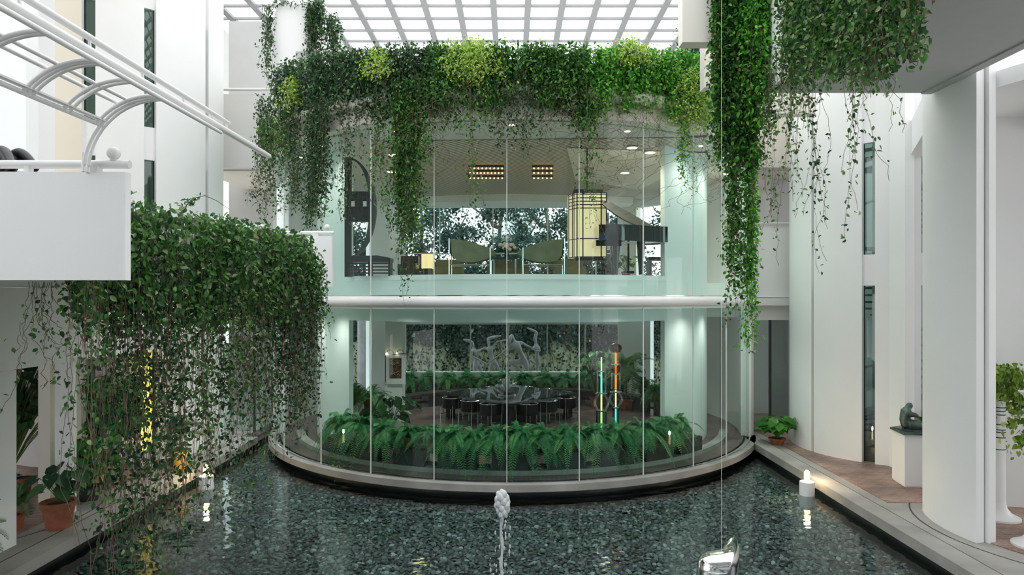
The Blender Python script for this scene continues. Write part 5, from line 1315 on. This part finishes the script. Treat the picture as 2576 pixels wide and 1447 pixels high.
# ================================================================ FOUNTAIN, WATER DROPS, HANGING SILVER FORM
c = (X(1262, 9.4), 9.4, -.33); zt = Z(1235, 9.4)
root = thing('fountain_jet', c, 'white bubbling fountain jet rising from the middle of the pool', 'fountain')
b = MB(); b.tube([(c[0]+.012*math.sin(k*1.3), c[1], c[2]+(zt-.2-c[2])*k/12) for k in range(13)], [.02+.006*math.sin(k*2.1) for k in range(13)], 8)
b.build('water_column', waterwhite, root)
b = MB()
for k in range(26):
    a = k*2.4; t = (k/26); b.ball((c[0]+.075*math.sin(a)*(.4+.6*math.sin(t*PI)), c[1]+.05*math.cos(a), zt-.03-.30*t), .035+.02*math.sin(k*1.9)**2, 8, 6, sc=(1, 1, 1.3))
b.build('water_crown', waterwhite, root)
b = MB()
for k in range(60):
    z = RNG.uniform(c[2]+.05, zt-.15); b.ball((c[0]+RNG.normal(0, .06+.02*(zt-z)), c[1]+RNG.normal(0, .05), z), RNG.uniform(.006, .014), 6, 5, sc=(1, 1, RNG.uniform(1.5, 3.5)))
o = b.build('droplets', waterwhite, root); o['kind'] = 'stuff'
d = 6.0
root = thing('hanging_silver_form', P(1805, 1400, d), 'polished silver pointed form hanging on a thin wire at the bottom edge', 'sculpture')
prof = [(1852, 1354), (1848, 1364), (1846, 1372), (1838, 1380), (1815, 1388), (1785, 1392), (1768, 1398), (1758, 1410), (1755, 1430), (1752, 1470), (1756, 1520), (1790, 1555), (1830, 1540), (1850, 1500), (1852, 1450), (1857, 1400), (1857, 1378), (1855, 1364)]
pts = [P(a, b_, d) for a, b_ in prof]; cen = sum(pts, Vector())/len(pts)
vs = []; K = 12
for j in range(-K, K+1):
    u = j/K; s_ = max(.02, (1-abs(u)**2.4)**.5)
    for p in pts: v = cen+(p-cen)*s_ ; vs.append((v.x, d+u*.16, v.z))
n = len(pts); fs = [(i*n+k, i*n+(k+1) % n, (i+1)*n+(k+1) % n, (i+1)*n+k) for i in range(2*K) for k in range(n)]+[tuple(range(n-1, -1, -1)), tuple(2*K*n+k for k in range(n))]
o = MB().add(vs, fs).build('form', silver, root, ang=80)
w_ = P(1815, 1388, d); MB().tube([(w_.x, d, w_.z-.02), (w_.x, d, 12.86)], .0017, 6).build('wire', pipe, root)

# ================================================================ RIGHT TERRACE
pl = [(X(2244, 13.9), 13.9), (X(2276, 13.3), 13.3), (X(2333, 13.25), 13.25), (X(2350, 14.0), 14.0), (X(2290, 14.2), 14.2)]
root = thing('plinth', (X(2290, 13.7), 13.7, 0), 'white angular plinth carrying the bronze torso on the right terrace', 'plinth')
zt = Z(1094, 13.3)
cx_ = sum(p[0] for p in pl)/5; cy_ = sum(p[1] for p in pl)/5
MB().prism(pl, .03, zt).build('body', frostw, root); MB().prism([(cx_+(x-cx_)*.95, cy_+(y-cy_)*.95) for x, y in pl], -.0, .03).build('base', frostw, root)
MB().prism([(cx_+(x-cx_)*1.1, cy_+(y-cy_)*1.1) for x, y in pl], zt, zt+.035).build('top_slab', bronze, root)
root = thing('bronze_torso', (X(2287, 13.6), 13.6, zt+.036), 'green-brown bronze seated torso on the white plinth', 'sculpture')
d = 13.6; z0 = zt+.036
MB().box(X(2262, d), X(2322, d), d-.2, d+.2, z0, z0+.03).build('base_plate', bronze, root)
def t(px, py, dy=0): return P(px, py, d+dy)
tb = MB()
tb.tube([t(2292, 1072), t(2281, 1064), t(2276, 1054), t(2277, 1044), t(2280, 1034), t(2284, 1026), t(2287, 1020)], [.10, .125, .10, .095, .105, .06, .055], 16)
tb.ball(t(2288, 1021), .065).ball(t(2277, 1037, .04), .09).ball(t(2287, 1040, -.07), .06).ball(t(2285, 1070, .02), .12)
tb.tube([t(2279, 1036, -.06), t(2292, 1043, -.1), t(2304, 1045, -.12), t(2310, 1048, -.12)], [.06, .06, .045, .03], 12)
tb.tube([t(2286, 1070, -.06), t(2300, 1068, -.09), t(2313, 1070, -.09), t(2320, 1076, -.08)], [.10, .10, .085, .055], 14)
tb.tube([t(2286, 1072, .08), t(2300, 1074, .1), t(2314, 1074, .11)], [.10, .10, .06], 14)
o = tb.build('torso', bronze, root)
rm = o.modifiers.new('fuse', 'REMESH'); rm.mode = 'VOXEL'; rm.voxel_size = .014; rm.use_smooth_shade = True
sm = o.modifiers.new('soften', 'SMOOTH'); sm.factor = .6; sm.iterations = 5
def post(x, y, label, h=2.3):
    c = (x, y, 0.0); root = thing('planter_post', c, label, 'planter', 'white mushroom-footed planter posts')
    MB().lathe([(.31, 0), (.31, .035), (.27, .055), (.18, .10), (.12, .18), (.095, .30), (.09, h-.35), (.10, h-.2), (.16, h-.06), (.22, h), (.0, h)], c, 36).build('post', pipe, root)
    for i, z in enumerate((.36, 1.16, 1.36, 1.45, 1.49, 1.58, 1.74, 1.80, 1.86, 1.98)): MB().lathe([(.0935, z), (.0935, z+.016)], c, 28).build('band', teal_edge if i in (1, 4, 7) else dark, root)
    return root
bandm = MATS['glass_edge']
bandm.node_tree.nodes['Principled BSDF'].inputs['Base Color'].default_value = (.02, .12, .10, 1)
px_, py_ = X(2513, 11.45), 11.45
post(px_, py_, 'white post with green and black bands carrying trailing pothos', 2.35)
post(X(2606, 10.15), 10.15, 'white flared post foot cut off by the right edge')
root = thing('pothos', (px_, py_, 2.36), 'yellow-green pothos spilling over the banded white post', 'potted plant')
n = 1150; A = unit(RNG.normal(0, 1, (n, 3)))*RNG.uniform(.5, 1, (n, 1))
C = np.array([px_+.0, py_, 2.32])+A*np.array([.48, .42, .30]); drop = RNG.random(n) < .45
C[drop, 2] -= RNG.random(drop.sum())**1.5*1.05; C[drop, 0] = px_+np.sign(C[drop, 0]-px_+.03)*(.18+.3*RNG.random(drop.sum()))
D = RNG.normal(0, .7, (n, 3)); D[:, 2] -= .9; Nn = RNG.normal(0, .6, (n, 3)); Nn[:, 1] -= .8; Nn[:, 2] += .4
V, Fq = heart_leaf(C, D, Nn, RNG.uniform(.06, .105, n)); npmesh('foliage', V, Fq, POTHOS, np.repeat(RNG.random(n), 4), root)
pt = []
for k in range(30):
    a = RNG.random()*6.28; tt = np.linspace(0, 1, 10); rr = .15+.3*np.minimum(1, tt*2); pt.append(np.stack([px_+rr*math.cos(a), py_+rr*math.sin(a), 2.4-tt**1.6*RNG.uniform(.5, 1.2)], 1))
V, Fq = polyline_tubes(pt, np.full(30, .004)); npmesh('stems', V, Fq, gstem, None, root)
broadplant('potted_plant', 'round-leaved plant in a terracotta pot where the terrace meets the drum', (X(1955, 17.3), 17.3, -.01), .2, .16, 60, .55, .26, BRIGHTB, spread=.42)
palm('potted_palm', 'dark fronded plant half hidden behind the big right column', (X(2345, 14.6), 14.75, 0), .16, .3, 16, .75, .22, PALM, .55)
# spiral stair glimpsed in the right tower
root = thing('spiral_stair', (TB[0], TB[1], 0), 'spiral staircase glimpsed through the slots of the right tower', 'staircase')
MB().tube([(TB[0], TB[1], 0), (TB[0], TB[1], 11)], .15, 12).build('newel', greyp, root)
hp = []
for k in range(44):
    a = R(-120)+k*R(17); z = .18*(k+1)+.2; MB().arc(TB, .15, 1.9, a, a+R(17), z-.05, z, 2).build('tread', greyp if k % 2 else concrete, root)
    hp.append((TB[0]+1.85*math.sin(a), TB[1]-1.85*math.cos(a), z+.95))
MB().tube(hp, .03, 8).build('handrail', pipe, root)
# ================================================================ LIGHT
w = bpy.data.worlds.new('world'); S.world = w; w.use_nodes = True
bg = w.node_tree.nodes['Background']; bg.inputs['Color'].default_value = (0.96, 0.98, 1.0, 1); bg.inputs['Strength'].default_value = 1.5
S.view_settings.view_transform = 'Standard'; S.view_settings.look = 'None'; S.view_settings.gamma = 1.0
S.view_settings.exposure = 1.12
S.cycles.use_denoising = True
S.cycles.max_bounces = 10; S.cycles.transparent_max_bounces = 24; S.cycles.diffuse_bounces = 5
S.cycles.sample_clamp_indirect = 6.0
